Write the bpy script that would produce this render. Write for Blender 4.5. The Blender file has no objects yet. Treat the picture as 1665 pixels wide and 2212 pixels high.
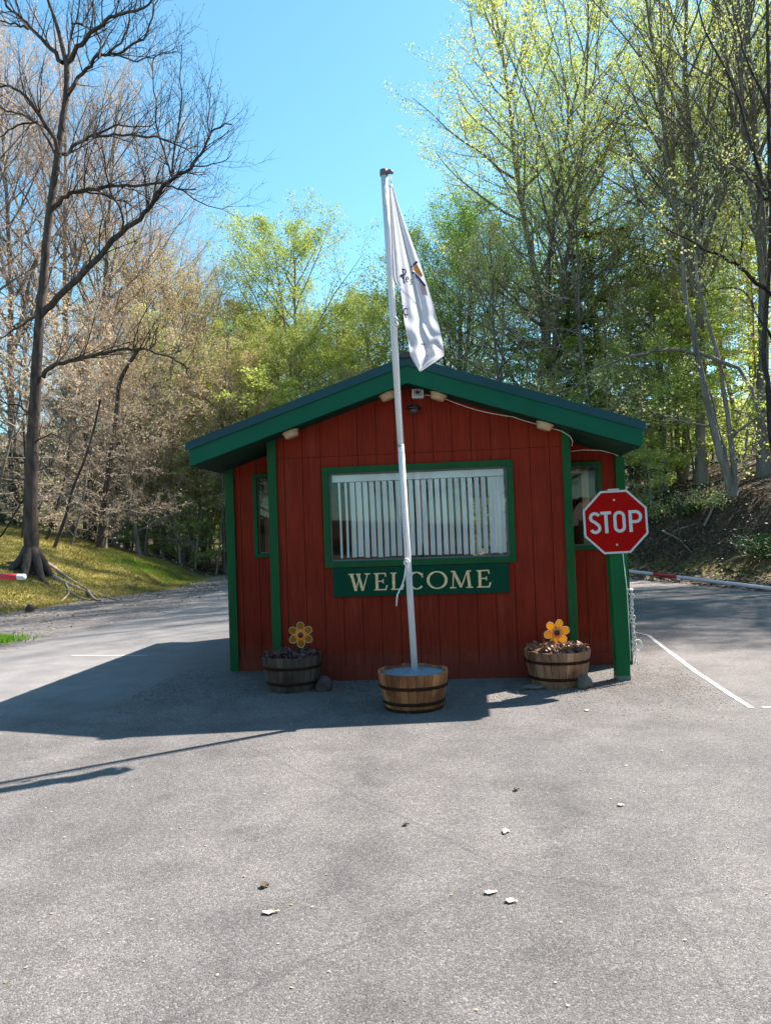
import bpy, math, random
import numpy as np
R = math.radians
scene = bpy.context.scene
COL = scene.collection

# ------------------------------------------------------------------ camera
PITCH, ROLL, EYE, FOC = R(1.45304), R(1.98110), 1.6, 1664.0     # focal length in units of a 1665 x 2212 picture
CX, CY = 832.5, 1106.0
_fw = np.array([0, math.cos(PITCH), math.sin(PITCH)])
_u0 = np.array([0, -math.sin(PITCH), math.cos(PITCH)])
_r0 = np.array([1.0, 0, 0])
_rt = math.cos(ROLL) * _r0 - math.sin(ROLL) * _u0
_up = math.sin(ROLL) * _r0 + math.cos(ROLL) * _u0
from mathutils import Matrix, Vector
cam_d = bpy.data.cameras.new('camera')
cam = bpy.data.objects.new('camera', cam_d)
COL.objects.link(cam)
cam.matrix_world = Matrix(((_rt[0], _up[0], -_fw[0], 0), (_rt[1], _up[1], -_fw[1], 0), (_rt[2], _up[2], -_fw[2], EYE), (0, 0, 0, 1)))
cam_d.sensor_fit = 'VERTICAL'
cam_d.sensor_height = 24
cam_d.sensor_width = 18
cam_d.lens = 24 * FOC / 2212
cam_d.clip_end = 2000
cam_d.clip_start = 0.05
scene.camera = cam

# ------------------------------------------------------------------ world, sun, exposure
SUN_AZ, SUN_EL = R(56.6), R(48.0)                # azimuth from +Y towards +X
w = bpy.data.worlds.new('World')
scene.world = w
w.use_nodes = True
nt = w.node_tree
sky = nt.nodes.new('ShaderNodeTexSky')
sky.sky_type = 'NISHITA'
sky.sun_disc = False
sky.sun_elevation = SUN_EL
sky.sun_rotation = SUN_AZ
sky.air_density = 1.0
sky.dust_density = 0.3
sky.ozone_density = 1.6
bg = nt.nodes['Background']
bg.inputs['Strength'].default_value = 0.077
tint = nt.nodes.new('ShaderNodeMixRGB')                # this camera's cooler, more cyan sky
tint.blend_type = 'MULTIPLY'
tint.inputs[0].default_value = 1.0
tint.inputs[2].default_value = (0.84, 1.27, 1.22, 1)
nt.links.new(sky.outputs[0], tint.inputs[1])
nt.links.new(tint.outputs[0], bg.inputs[0])
sd = bpy.data.lights.new('sun', 'SUN')
sd.energy = 5.0
sd.angle = R(0.55)
sd.color = (1.0, 0.94, 0.86)
sun = bpy.data.objects.new('sun', sd)
COL.objects.link(sun)
sdir = Vector((math.sin(SUN_AZ) * math.cos(SUN_EL), math.cos(SUN_AZ) * math.cos(SUN_EL), math.sin(SUN_EL)))
sun.rotation_euler = sdir.to_track_quat('Z', 'Y').to_euler()
sun.location = sdir * 60
vs = scene.view_settings
vs.view_transform = 'Standard'
vs.look = 'None'
vs.exposure = 1.6
vs.gamma = 1.0
vs.use_curve_mapping = False
scene.render.engine = 'CYCLES'
cy = scene.cycles
cy.max_bounces = 8
cy.diffuse_bounces = 5
cy.glossy_bounces = 3
cy.transmission_bounces = 4
cy.transparent_max_bounces = 8
cy.use_denoising = True

rnd = random.Random(7)


def at(x, y, Y):
    """point of the world seen at picture position x, y (1665 x 2212 picture) at distance Y in front of the camera"""
    d = _fw * FOC + _rt * (x - CX) + _up * (CY - y)
    return (d[0] * Y / d[1], Y, EYE + d[2] * Y / d[1])


def atg(x, y, z=0.0):
    d = _fw * FOC + _rt * (x - CX) + _up * (CY - y)
    t = (z - EYE) / d[2]
    return (d[0] * t, d[1] * t, z)


# ------------------------------------------------------------------ materials
def nodes(name):
    m = bpy.data.materials.new(name)
    m.use_nodes = True
    t = m.node_tree
    return m, t, t.nodes['Principled BSDF'], t.nodes, t.links


def ramp(N, L, src, stops):
    r = N.new('ShaderNodeValToRGB')
    while len(r.color_ramp.elements) < len(stops):
        r.color_ramp.elements.new(0.5)
    for e, (p, c) in zip(r.color_ramp.elements, stops):
        e.position = p
        e.color = (c[0], c[1], c[2], 1) if hasattr(c, '__len__') else (c, c, c, 1)
    L.new(src, r.inputs[0])
    return r.outputs[0]


def tex(N, L, kind, scale, coord='Object', vec_scale=None, detail=4, rough=0.6):
    tc = N.new('ShaderNodeTexCoord')
    v = tc.outputs[coord]
    if coord == 'World':
        v = None
    if vec_scale:
        mp = N.new('ShaderNodeMapping')
        mp.inputs['Scale'].default_value = vec_scale
        L.new(v, mp.inputs[0])
        v = mp.outputs[0]
    if kind == 'noise':
        n = N.new('ShaderNodeTexNoise')
        n.inputs['Detail'].default_value = detail
        n.inputs['Roughness'].default_value = rough
    else:
        n = N.new('ShaderNodeTexVoronoi')
    n.inputs['Scale'].default_value = scale
    L.new(v, n.inputs['Vector'])
    return n


def mix(N, L, a, b, fac, mode='MIX'):
    m = N.new('ShaderNodeMixRGB')
    m.blend_type = mode
    for i, x in ((1, a), (2, b)):
        if hasattr(x, 'is_linked'):
            L.new(x, m.inputs[i])
        else:
            m.inputs[i].default_value = (x[0], x[1], x[2], 1)
    if hasattr(fac, 'is_linked'):
        L.new(fac, m.inputs[0])
    else:
        m.inputs[0].default_value = fac
    return m.outputs[0]


def bump(N, L, b, src, strength, dist):
    n = N.new('ShaderNodeBump')
    n.inputs['Strength'].default_value = strength
    n.inputs['Distance'].default_value = dist
    L.new(src, n.inputs['Height'])
    L.new(n.outputs[0], b.inputs['Normal'])


def simple(name, c, rough=0.5, var=0.25, scale=6, metal=0, vec_scale=None, bmp=0.0, bscale=60, spec=0.5):
    """paint or plain material with worn, mottled variation"""
    m, t, b, N, L = nodes(name)
    n = tex(N, L, 'noise', scale, vec_scale=vec_scale)
    f = ramp(N, L, n.outputs[0], [(0.3, 1 - var), (0.7, 1 + var * 0.6)])
    L.new(mix(N, L, c, f, 1.0, 'MULTIPLY'), b.inputs['Base Color'])
    b.inputs['Roughness'].default_value = rough
    b.inputs['Metallic'].default_value = metal
    b.inputs['Specular IOR Level'].default_value = spec
    if bmp:
        bump(N, L, b, tex(N, L, 'noise', bscale, vec_scale=vec_scale).outputs[0], bmp, 0.01)
    return m


def leafmat(name, cols, trans=0.45, clump=0.7):
    m, t, b, N, L = nodes(name)
    geo = N.new('ShaderNodeNewGeometry')
    oi = N.new('ShaderNodeObjectInfo')
    n = tex(N, L, 'noise', clump, detail=2)
    ad = N.new('ShaderNodeMath')
    ad.operation = 'MULTIPLY_ADD'
    L.new(geo.outputs['Random Per Island'], ad.inputs[0])
    ad.inputs[1].default_value = 0.45
    m2 = N.new('ShaderNodeMath')
    m2.operation = 'MULTIPLY_ADD'
    L.new(n.outputs[0], m2.inputs[0])
    m2.inputs[1].default_value = 1.1
    m2.inputs[2].default_value = -0.3
    m3 = N.new('ShaderNodeMath')
    m3.operation = 'MULTIPLY_ADD'
    L.new(oi.outputs['Random'], m3.inputs[0])
    m3.inputs[1].default_value = 0.3
    L.new(m2.outputs[0], m3.inputs[2])
    L.new(m3.outputs[0], ad.inputs[2])
    k = len(cols) - 1
    c = ramp(N, L, ad.outputs[0], [(0.1 + 0.8 * i / k, x) for i, x in enumerate(cols)])
    L.new(c, b.inputs['Base Color'])
    b.inputs['Roughness'].default_value = 0.6
    b.inputs['Specular IOR Level'].default_value = 0.25
    tr = N.new('ShaderNodeBsdfTranslucent')
    L.new(mix(N, L, c, (0.98, 1.0, 0.72), 1.0, 'MULTIPLY'), tr.inputs[0])
    ms = N.new('ShaderNodeMixShader')
    ms.inputs[0].default_value = trans
    L.new(b.outputs[0], ms.inputs[1])
    L.new(tr.outputs[0], ms.inputs[2])
    L.new(ms.outputs[0], N['Material Output'].inputs[0])
    return m


def barkmat(name, a, b_, scale=5.0):
    m, t, b, N, L = nodes(name)
    n = tex(N, L, 'noise', scale, vec_scale=(1, 1, 0.22), detail=6, rough=0.7)
    oi = N.new('ShaderNodeObjectInfo')
    c = ramp(N, L, n.outputs[0], [(0.3, a), (0.7, b_)])
    f = ramp(N, L, oi.outputs['Random'], [(0, 0.7), (1, 1.25)])
    L.new(mix(N, L, c, f, 1.0, 'MULTIPLY'), b.inputs['Base Color'])
    b.inputs['Roughness'].default_value = 0.95
    b.inputs['Specular IOR Level'].default_value = 0.15
    bump(N, L, b, n.outputs[0], 0.9, 0.06)
    return m


M = {}
# asphalt: worn, coarse, pale aggregate in dark binder
m, t, b, N, L = nodes('asphalt')
v = tex(N, L, 'voronoi', 115)
n1 = tex(N, L, 'noise', 160, detail=3, rough=0.8)
n2 = tex(N, L, 'noise', 0.35, detail=4, rough=0.55)
n3 = tex(N, L, 'noise', 2.2, detail=5, rough=0.6)
base = ramp(N, L, n2.outputs[0], [(0.3, (0.1110, 0.0999, 0.0962)), (0.5, (0.1369, 0.1221, 0.1162)), (0.7, (0.1665, 0.1480, 0.1406))])
base = mix(N, L, base, ramp(N, L, n3.outputs[0], [(0.3, 0.74), (0.7, 1.08)]), 1.0, 'MULTIPLY')
grain = ramp(N, L, n1.outputs[0], [(0.36, 0.18), (0.46, 0.92), (0.58, 1.35), (0.72, 2.1)])
vc = N.new('ShaderNodeSeparateColor')
L.new(v.outputs['Color'], vc.inputs[0])
stone = ramp(N, L, vc.outputs[0], [(0.0, 0.55), (0.5, 0.95), (0.9, 1.3), (1.0, 1.9)])
pt = tex(N, L, 'noise', 0.8, detail=6, rough=0.7)
base = mix(N, L, base, ramp(N, L, pt.outputs[0], [(0.34, 0.74), (0.46, 0.95), (0.62, 0.98), (0.72, 1.14)]), 1.0, 'MULTIPLY')
base = mix(N, L, base, grain, 0.85, 'MULTIPLY')
base = mix(N, L, base, stone, 0.8, 'MULTIPLY')
# oil drips and tyre wear
sn = tex(N, L, 'noise', 1.7, detail=2, rough=0.5)
base = mix(N, L, base, ramp(N, L, sn.outputs[0], [(0.26, 0.62), (0.33, 1.0)]), 0.7, 'MULTIPLY')
tw = tex(N, L, 'noise', 0.55, vec_scale=(1.6, 0.16, 1), detail=3)
base = mix(N, L, base, ramp(N, L, tw.outputs[0], [(0.36, 0.88), (0.5, 1.02), (0.66, 1.14)]), 1.0, 'MULTIPLY')
dr = tex(N, L, 'voronoi', 1.1)
base = mix(N, L, base, ramp(N, L, dr.outputs['Distance'], [(0.0, 0.55), (0.035, 0.8), (0.06, 1.0)]), 0.6, 'MULTIPLY')
# thin cracks
cr = N.new('ShaderNodeTexVoronoi')
cr.feature = 'DISTANCE_TO_EDGE'
cr.inputs['Scale'].default_value = 0.23
tc = N.new('ShaderNodeTexCoord')
wn = tex(N, L, 'noise', 1.3, detail=5)
L.new(mix(N, L, tc.outputs['Object'], wn.outputs['Color'], 0.12), cr.inputs['Vector'])
crk = ramp(N, L, cr.outputs['Distance'], [(0.0, 0.5), (0.0022, 1.0)])
base = mix(N, L, base, crk, 0.4, 'MULTIPLY')
# the left lane turns paler and less grainy away from the camera
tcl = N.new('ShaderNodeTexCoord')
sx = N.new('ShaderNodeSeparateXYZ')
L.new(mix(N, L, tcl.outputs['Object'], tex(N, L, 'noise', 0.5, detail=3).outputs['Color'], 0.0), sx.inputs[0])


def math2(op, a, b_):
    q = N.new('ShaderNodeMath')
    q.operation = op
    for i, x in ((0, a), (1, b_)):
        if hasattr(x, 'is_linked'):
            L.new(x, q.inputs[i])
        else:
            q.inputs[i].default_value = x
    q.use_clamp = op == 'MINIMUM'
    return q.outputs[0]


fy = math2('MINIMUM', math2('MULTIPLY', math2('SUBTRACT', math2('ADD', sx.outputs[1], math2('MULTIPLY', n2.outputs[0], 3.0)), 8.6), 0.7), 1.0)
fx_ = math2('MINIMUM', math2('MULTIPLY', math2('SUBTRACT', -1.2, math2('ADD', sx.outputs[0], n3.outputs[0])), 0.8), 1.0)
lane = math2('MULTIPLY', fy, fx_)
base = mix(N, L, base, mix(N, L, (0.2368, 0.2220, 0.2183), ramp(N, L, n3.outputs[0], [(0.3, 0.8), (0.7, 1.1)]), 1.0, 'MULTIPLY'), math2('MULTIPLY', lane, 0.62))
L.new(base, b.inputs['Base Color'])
b.inputs['Roughness'].default_value = 0.85
b.inputs['Specular IOR Level'].default_value = 0.35
hh = N.new('ShaderNodeMath')
hh.operation = 'SUBTRACT'
L.new(n1.outputs[0], hh.inputs[0])
L.new(v.outputs['Distance'], hh.inputs[1])
bump(N, L, b, hh.outputs[0], 0.6, 0.006)
M['asphalt'] = m

# terrain: zones painted by vertex colour (r moss, g gravel and litter, b forest floor)
m, t, b, N, L = nodes('terrain')
at_ = N.new('ShaderNodeAttribute')
at_.attribute_name = 'zone'
sp = N.new('ShaderNodeSeparateColor')
L.new(at_.outputs['Color'], sp.inputs[0])
na = tex(N, L, 'noise', 1.1, detail=6, rough=0.7)
nb = tex(N, L, 'noise', 14, detail=5, rough=0.75)
moss = ramp(N, L, na.outputs[0], [(0.3, (0.12, 0.115, 0.03)), (0.5, (0.25, 0.21, 0.055)), (0.7, (0.37, 0.29, 0.10))])
moss = mix(N, L, moss, ramp(N, L, nb.outputs[0], [(0.3, 0.55), (0.7, 1.35)]), 1.0, 'MULTIPLY')
grav = ramp(N, L, nb.outputs[0], [(0.3, (0.125, 0.11, 0.105)), (0.55, (0.235, 0.21, 0.20)), (0.75, (0.38, 0.335, 0.31))])
grav = mix(N, L, grav, ramp(N, L, na.outputs[0], [(0.3, 0.8), (0.7, 1.1)]), 1.0, 'MULTIPLY')
flo = ramp(N, L, nb.outputs[0], [(0.3, (0.0315, 0.0225, 0.0162)), (0.55, (0.0900, 0.0630, 0.0405)), (0.75, (0.1800, 0.1350, 0.0900))])
c = mix(N, L, flo, grav, sp.outputs[1])
c = mix(N, L, c, moss, sp.outputs[0])
L.new(c, b.inputs['Base Color'])
b.inputs['Roughness'].default_value = 0.95
b.inputs['Specular IOR Level'].default_value = 0.1
bump(N, L, b, nb.outputs[0], 0.8, 0.06)
M['terrain'] = m


def siding():
    m, t, b, N, L = nodes('red_siding')
    n = tex(N, L, 'noise', 3.0, vec_scale=(1, 1, 0.5), detail=5)
    g = tex(N, L, 'noise', 40, vec_scale=(1, 1, 0.05), detail=4)
    c = ramp(N, L, n.outputs[0], [(0.3, (0.175, 0.0135, 0.0045)), (0.7, (0.245, 0.023, 0.007))])
    c = mix(N, L, c, ramp(N, L, g.outputs[0], [(0.35, 0.8), (0.6, 1.08)]), 1.0, 'MULTIPLY')
    # dust splashed up from the gravel along the foot, and paler weathered streaks
    tcz = N.new('ShaderNodeTexCoord')
    sz_ = N.new('ShaderNodeSeparateXYZ')
    L.new(tcz.outputs['Object'], sz_.inputs[0])
    sp_ = tex(N, L, 'noise', 16, detail=5, rough=0.75)
    hgt = N.new('ShaderNodeMath')
    hgt.operation = 'MULTIPLY_ADD'
    L.new(sp_.outputs[0], hgt.inputs[0])
    hgt.inputs[1].default_value = -0.55
    L.new(sz_.outputs[2], hgt.inputs[2])
    dust = ramp(N, L, hgt.outputs[0], [(0.0, 0.18), (0.04, 0.0)])
    c = mix(N, L, c, (0.11, 0.075, 0.06), dust)
    st_ = tex(N, L, 'noise', 7, vec_scale=(1, 1, 0.08), detail=5, rough=0.7)
    c = mix(N, L, c, (0.27, 0.06, 0.035), ramp(N, L, st_.outputs[0], [(0.56, 0.0), (0.75, 0.5)]))
    L.new(c, b.inputs['Base Color'])
    b.inputs['Roughness'].default_value = 0.8
    b.inputs['Specular IOR Level'].default_value = 0.2
    bump(N, L, b, g.outputs[0], 0.5, 0.004)
    return m


M['red'] = siding()
M['green'] = simple('green_paint', (0.0057, 0.0789, 0.0212), 0.6, 0.2, 5, vec_scale=(1, 1, 0.4), bmp=0.15, bscale=50, spec=0.2)
M['fascia'] = simple('teal_green_paint', (0.0017, 0.0936, 0.0488), 0.6, 0.15, 3, bmp=0.1, spec=0.2)
M['postgreen'] = simple('post_green_paint', (0.0036, 0.1021, 0.0302), 0.6, 0.2, 5, vec_scale=(1, 1, 0.3), bmp=0.2, spec=0.2)
M['roof'] = simple('roof_metal', (0.005, 0.052, 0.062), 0.5, 0.15, 2, spec=0.3)
M['soffit'] = simple('soffit_board', (0.012, 0.045, 0.028), 0.8, 0.4, 3, spec=0.1)
M['signgreen'] = simple('sign_green', (0.0015, 0.050, 0.026), 0.6, 0.12, 4, spec=0.1)
M['letter'] = simple('carved_tan_letter', (0.82, 0.56, 0.30), 0.6, 0.3, 25)
M['white'] = simple('white_paint', (0.6375, 0.6460, 0.6630), 0.45, 0.12, 8)
M['pole'] = simple('flagpole_pvc', (0.6480, 0.6300, 0.6480), 0.35, 0.12, 3, vec_scale=(1, 1, 0.3))
M['cap'] = simple('grey_cap', (0.14, 0.14, 0.17), 0.5, 0.2, 10)
M['rope'] = simple('white_rope', (0.75, 0.73, 0.70), 0.8, 0.3, 90)
M['blind'] = simple('blind_vinyl', (0.7980, 0.8170, 0.8075), 0.5, 0.06, 3)
M['dark'] = simple('dark_interior', (0.05, 0.038, 0.028), 0.8, 0.4, 3)
M['tan_wood'] = simple('tan_interior_trim', (0.35, 0.22, 0.12), 0.6, 0.3, 6)
M['stopred'] = simple('stop_red', (0.3570, 0.0051, 0.0034), 0.7, 0.06, 5, spec=0.05)
M['stopwhite'] = simple('sign_white', (0.5328, 0.5032, 0.5032), 0.4, 0.06, 5)
M['metal'] = simple('galvanised', (0.55, 0.55, 0.56), 0.4, 0.25, 30, metal=0.8)
M['chain'] = simple('chain_steel', (0.62, 0.60, 0.56), 0.45, 0.3, 60, metal=0.3)
M['beige'] = simple('beige_lamp', (0.5180, 0.3700, 0.2220), 0.5, 0.12, 12)
M['lens'] = simple('frosted_lens', (0.3, 0.3, 0.29), 0.3, 0.2, 20)
M['black'] = simple('black_plastic', (0.012, 0.012, 0.014), 0.35, 0.2, 10)
M['smoked'] = simple('smoked_dome', (0.05, 0.05, 0.06), 0.12, 0.2, 10)
M['greybox'] = simple('grey_box', (0.10, 0.14, 0.14), 0.6, 0.2, 10)
M['mulch'] = simple('mulch', (0.16, 0.085, 0.06), 0.95, 0.6, 18)
M['concrete'] = simple('blue_grey_concrete', (0.1776, 0.2220, 0.2664), 0.6, 0.2, 9, bmp=0.2, bscale=30)
M['hoop'] = simple('rusty_hoop', (0.040, 0.017, 0.009), 0.85, 0.5, 14, spec=0.1)
M['stone'] = simple('fieldstone', (0.1480, 0.1184, 0.0999), 0.9, 0.5, 9, bmp=0.5, bscale=25)
M['yellow'] = leafmat('pinwheel_amber', [(0.42, 0.14, 0.005), (0.55, 0.21, 0.008)], 0.5)
M['orange'] = simple('pinwheel_orange', (0.85, 0.22, 0.02), 0.5, 0.2, 30)
M['brown'] = simple('pinwheel_brown', (0.06, 0.015, 0.008), 0.6, 0.3, 60)
M['cream'] = simple('petal_rim', (0.80, 0.62, 0.35), 0.5, 0.1, 30)
M['linewhite'] = simple('road_paint', (0.5270, 0.5100, 0.5100), 0.7, 0.35, 30)
M['barred'] = simple('barrier_red', (0.50, 0.02, 0.03), 0.5, 0.2, 5)
M['navy'] = simple('flag_navy', (0.02, 0.03, 0.13), 0.8, 0.1, 9)
M['flagorange'] = simple('flag_orange', (0.80, 0.30, 0.04), 0.8, 0.1, 9)
M['flagpink'] = simple('flag_pink', (0.62, 0.42, 0.42), 0.8, 0.1, 9)
M['flaggrey'] = simple('flag_grey', (0.30, 0.33, 0.42), 0.8, 0.1, 9)
M['deadleaf'] = simple('pale_dead_leaf', (0.4884, 0.4144, 0.3108), 0.8, 0.3, 40)
M['darkleaf'] = simple('dark_dead_leaf', (0.10, 0.065, 0.035), 0.8, 0.4, 60)
M['root'] = simple('bare_root', (0.27, 0.21, 0.165), 0.9, 0.35, 6, bmp=0.5, bscale=20)


def woodmat(name, a, b_, c_):
    m, t, b, N, L = nodes(name)
    n = tex(N, L, 'noise', 9, vec_scale=(1, 1, 0.12), detail=5, rough=0.7)
    k = tex(N, L, 'noise', 3.5, vec_scale=(1, 1, 0.35), detail=4)
    geo = N.new('ShaderNodeNewGeometry')
    c = ramp(N, L, n.outputs[0], [(0.3, a), (0.7, b_)])
    c = mix(N, L, c, ramp(N, L, geo.outputs['Random Per Island'], [(0, 0.62), (1, 1.18)]), 1.0, 'MULTIPLY')
    c = mix(N, L, c, c_, ramp(N, L, k.outputs[0], [(0.5, 0.0), (0.64, 0.8)]))
    L.new(c, b.inputs['Base Color'])
    b.inputs['Roughness'].default_value = 0.75
    b.inputs['Specular IOR Level'].default_value = 0.25
    bump(N, L, b, n.outputs[0], 0.4, 0.006)
    return m


M['oak'] = woodmat('honey_oak', (0.30, 0.105, 0.036), (0.50, 0.21, 0.085), (0.13, 0.035, 0.012))
M['oakpale'] = woodmat('pale_stained_oak', (0.30, 0.135, 0.07), (0.50, 0.265, 0.15), (0.11, 0.035, 0.016))
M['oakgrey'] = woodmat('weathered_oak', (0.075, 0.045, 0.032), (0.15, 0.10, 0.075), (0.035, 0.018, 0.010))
# glass
m, t, b, N, L = nodes('window_glass')
tb = N.new('ShaderNodeBsdfTransparent')
tb.inputs[0].default_value = (0.97, 0.98, 0.98, 1)
gl = N.new('ShaderNodeBsdfGlossy')
gl.inputs['Roughness'].default_value = 0.015
fr = N.new('ShaderNodeFresnel')
fr.inputs[0].default_value = 1.36
ms = N.new('ShaderNodeMixShader')
L.new(fr.outputs[0], ms.inputs[0])
L.new(tb.outputs[0], ms.inputs[1])
L.new(gl.outputs[0], ms.inputs[2])
L.new(ms.outputs[0], N['Material Output'].inputs[0])
M['glass'] = m
# flag cloth
m, t, b, N, L = nodes('flag_cloth')
b.inputs['Base Color'].default_value = (0.68, 0.68, 0.72, 1)
b.inputs['Roughness'].default_value = 0.8
tr = N.new('ShaderNodeBsdfTranslucent')
tr.inputs[0].default_value = (0.50, 0.50, 0.56, 1)
ms = N.new('ShaderNodeMixShader')
ms.inputs[0].default_value = 0.5
L.new(b.outputs[0], ms.inputs[1])
L.new(tr.outputs[0], ms.inputs[2])
L.new(ms.outputs[0], N['Material Output'].inputs[0])
M['flag'] = m

M['bark_dark'] = barkmat('bark_dark', (0.018, 0.013, 0.012), (0.12, 0.088, 0.075), 7)
M['bark_grey'] = barkmat('bark_grey', (0.11, 0.09, 0.075), (0.30, 0.255, 0.215))
M['bark_mid'] = barkmat('bark_mid', (0.07, 0.055, 0.045), (0.23, 0.19, 0.16))
M['bark_pole'] = barkmat('bark_pale', (0.14, 0.11, 0.085), (0.34, 0.28, 0.225))
M['twig'] = barkmat('twig_grey', (0.40, 0.30, 0.25), (0.64, 0.50, 0.42), 2)
M['twig_dark'] = barkmat('twig_brown', (0.12, 0.095, 0.07), (0.25, 0.20, 0.15), 2)
M['lf_tan'] = leafmat('leaf_tan', [(0.34, 0.26, 0.18), (0.48, 0.37, 0.26), (0.62, 0.49, 0.38)], 0.45)
M['lf_pink'] = leafmat('leaf_pink_tan', [(0.40, 0.28, 0.22), (0.55, 0.40, 0.33), (0.68, 0.52, 0.44)], 0.4)
M['lf_bronze'] = leafmat('leaf_bronze', [(0.36, 0.29, 0.13), (0.50, 0.40, 0.20), (0.62, 0.47, 0.30)], 0.5)
M['lf_green'] = leafmat('leaf_green', [(0.17, 0.24, 0.05), (0.32, 0.39, 0.09), (0.50, 0.52, 0.16)], 0.55)
M['lf_deep'] = leafmat('leaf_deep_green', [(0.12, 0.25, 0.05), (0.24, 0.41, 0.09), (0.44, 0.55, 0.16)], 0.55)
M['lf_yel'] = leafmat('leaf_yellow_green', [(0.30, 0.38, 0.09), (0.47, 0.53, 0.15), (0.64, 0.64, 0.25)], 0.58)
M['lf_olive'] = leafmat('leaf_olive', [(0.25, 0.30, 0.11), (0.42, 0.45, 0.19), (0.56, 0.56, 0.30)], 0.5)
M['lf_under'] = leafmat('leaf_spring_green', [(0.25, 0.35, 0.08), (0.42, 0.51, 0.13), (0.58, 0.63, 0.21)], 0.6)
M['lf_hemlock'] = leafmat('needle_green', [(0.02, 0.055, 0.016), (0.04, 0.095, 0.025), (0.07, 0.13, 0.035)], 0.2)
M['grass'] = leafmat('grass_blade', [(0.13, 0.14, 0.03), (0.26, 0.23, 0.055), (0.38, 0.30, 0.10)], 0.3, 0.5)
M['brightgrass'] = leafmat('fresh_grass_blade', [(0.10, 0.22, 0.02), (0.20, 0.36, 0.03)], 0.4)
M['litterdark'] = leafmat('shaded_litter', [(0.05, 0.032, 0.02), (0.13, 0.085, 0.055), (0.26, 0.18, 0.12)], 0.05, 2.0)  # darker litter copy, the right bank's shade put into its colour
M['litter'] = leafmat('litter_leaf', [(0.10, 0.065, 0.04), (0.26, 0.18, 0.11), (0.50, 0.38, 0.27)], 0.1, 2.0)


# ------------------------------------------------------------------ mesh helpers
def mesh_np(name, verts, faces, mats, fmat=None, smooth=False):
    """verts (n,3), faces (m,k) with one k; fast path for big meshes"""
    me = bpy.data.meshes.new(name)
    verts = np.asarray(verts, np.float32)
    if not isinstance(faces, list):
        faces = [faces]
    faces = [np.asarray(f, np.int32) for f in faces if len(f)]
    nl = sum(f.size for f in faces)
    nf = sum(len(f) for f in faces)
    me.vertices.add(len(verts))
    me.vertices.foreach_set('co', verts.ravel())
    me.loops.add(nl)
    me.loops.foreach_set('vertex_index', np.concatenate([f.ravel() for f in faces]))
    me.polygons.add(nf)
    st, o = [], 0
    for f in faces:
        st.append(o + np.arange(len(f)) * f.shape[1])
        o += f.size
    me.polygons.foreach_set('loop_start', np.concatenate(st).astype(np.int32))
    if fmat is not None:
        me.polygons.foreach_set('material_index', np.asarray(fmat, np.int32))
    if smooth:
        me.polygons.foreach_set('use_smooth', np.ones(nf, bool))
    for m_ in mats:
        me.materials.append(m_)
    me.update(calc_edges=True)
    return me


def link(name, me, parent=None, loc=None):
    o = bpy.data.objects.new(name, me)
    COL.objects.link(o)
    if parent:
        o.parent = parent
    if loc is not None:
        o.location = loc
    return o


def tag(o, label=None, cat=None, group=None, kind=None):
    for k, v_ in (('label', label), ('category', cat), ('group', group), ('kind', kind)):
        if v_:
            o[k] = v_
    return o


def empty(name, loc=(0, 0, 0), rz=0.0, label=None, cat=None, group=None):
    o = bpy.data.objects.new(name, None)
    COL.objects.link(o)
    o.location = loc
    o.rotation_euler = (0, 0, rz)
    o.empty_display_size = 0.1
    return tag(o, label, cat, group)


class MB:
    """collects shapes and links them as one mesh object"""

    def __init__(s):
        s.v, s.f, s.sm = [], [], []

    def add(s, vs_, fs, smooth=False):
        o = len(s.v)
        s.v += [tuple(p) for p in vs_]
        s.f += [tuple(i + o for i in f) for f in fs]
        s.sm += [smooth] * len(fs)
        return s

    def box(s, x0, x1, y0, y1, z0, z1):
        return s.add([(x0, y0, z0), (x1, y0, z0), (x1, y1, z0), (x0, y1, z0), (x0, y0, z1), (x1, y0, z1), (x1, y1, z1), (x0, y1, z1)],
                     [(0, 3, 2, 1), (4, 5, 6, 7), (0, 1, 5, 4), (1, 2, 6, 5), (2, 3, 7, 6), (3, 0, 4, 7)])

    def prism(s, poly, y0, y1):
        """polygon in x, z extruded from y0 (front) to y1"""
        n = len(poly)
        vs_ = [(x, y0, z) for x, z in poly] + [(x, y1, z) for x, z in poly]
        fs = [tuple(range(n)), tuple(range(2 * n - 1, n - 1, -1))]
        fs += [(i, i + n, (i + 1) % n + n, (i + 1) % n) for i in range(n)]
        return s.add(vs_, fs)

    def lathe(s, prof, n=32, c=(0, 0, 0), a0=0.0, smooth=True):
        """profile of (r, z) turned about z"""
        k = len(prof)
        vs_ = [(c[0] + r * math.cos(a0 + 2 * math.pi * i / n), c[1] + r * math.sin(a0 + 2 * math.pi * i / n), c[2] + z) for i in range(n) for r, z in prof]
        fs = [(i * k + j, ((i + 1) % n) * k + j, ((i + 1) % n) * k + j + 1, i * k + j + 1) for i in range(n) for j in range(k - 1)]
        return s.add(vs_, fs, smooth)

    def tube(s, pts, rad, n=8, cap=True):
        pts = np.array(pts, float)
        k = len(pts)
        rad = np.full(k, rad) if not hasattr(rad, '__len__') else np.array(rad)
        v_, f_ = tubes(pts[None], rad[None], n)
        fs = [tuple(f) for f in f_]
        if cap:
            fs += [tuple(range(n - 1, -1, -1)), tuple(range((k - 1) * n, k * n))]
        return s.add(v_, fs, True)

    def build(s, name, mat, parent=None, loc=None, bevel=0.0):
        me = bpy.data.meshes.new(name)
        me.from_pydata(s.v, [], s.f)
        me.polygons.foreach_set('use_smooth', s.sm)
        me.materials.append(mat)
        me.update()
        o = link(name, me, parent, loc)
        if bevel:
            b_ = o.modifiers.new('bevel', 'BEVEL')
            b_.width = bevel
            b_.segments = 2
            b_.limit_method = 'ANGLE'
        return o


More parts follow.
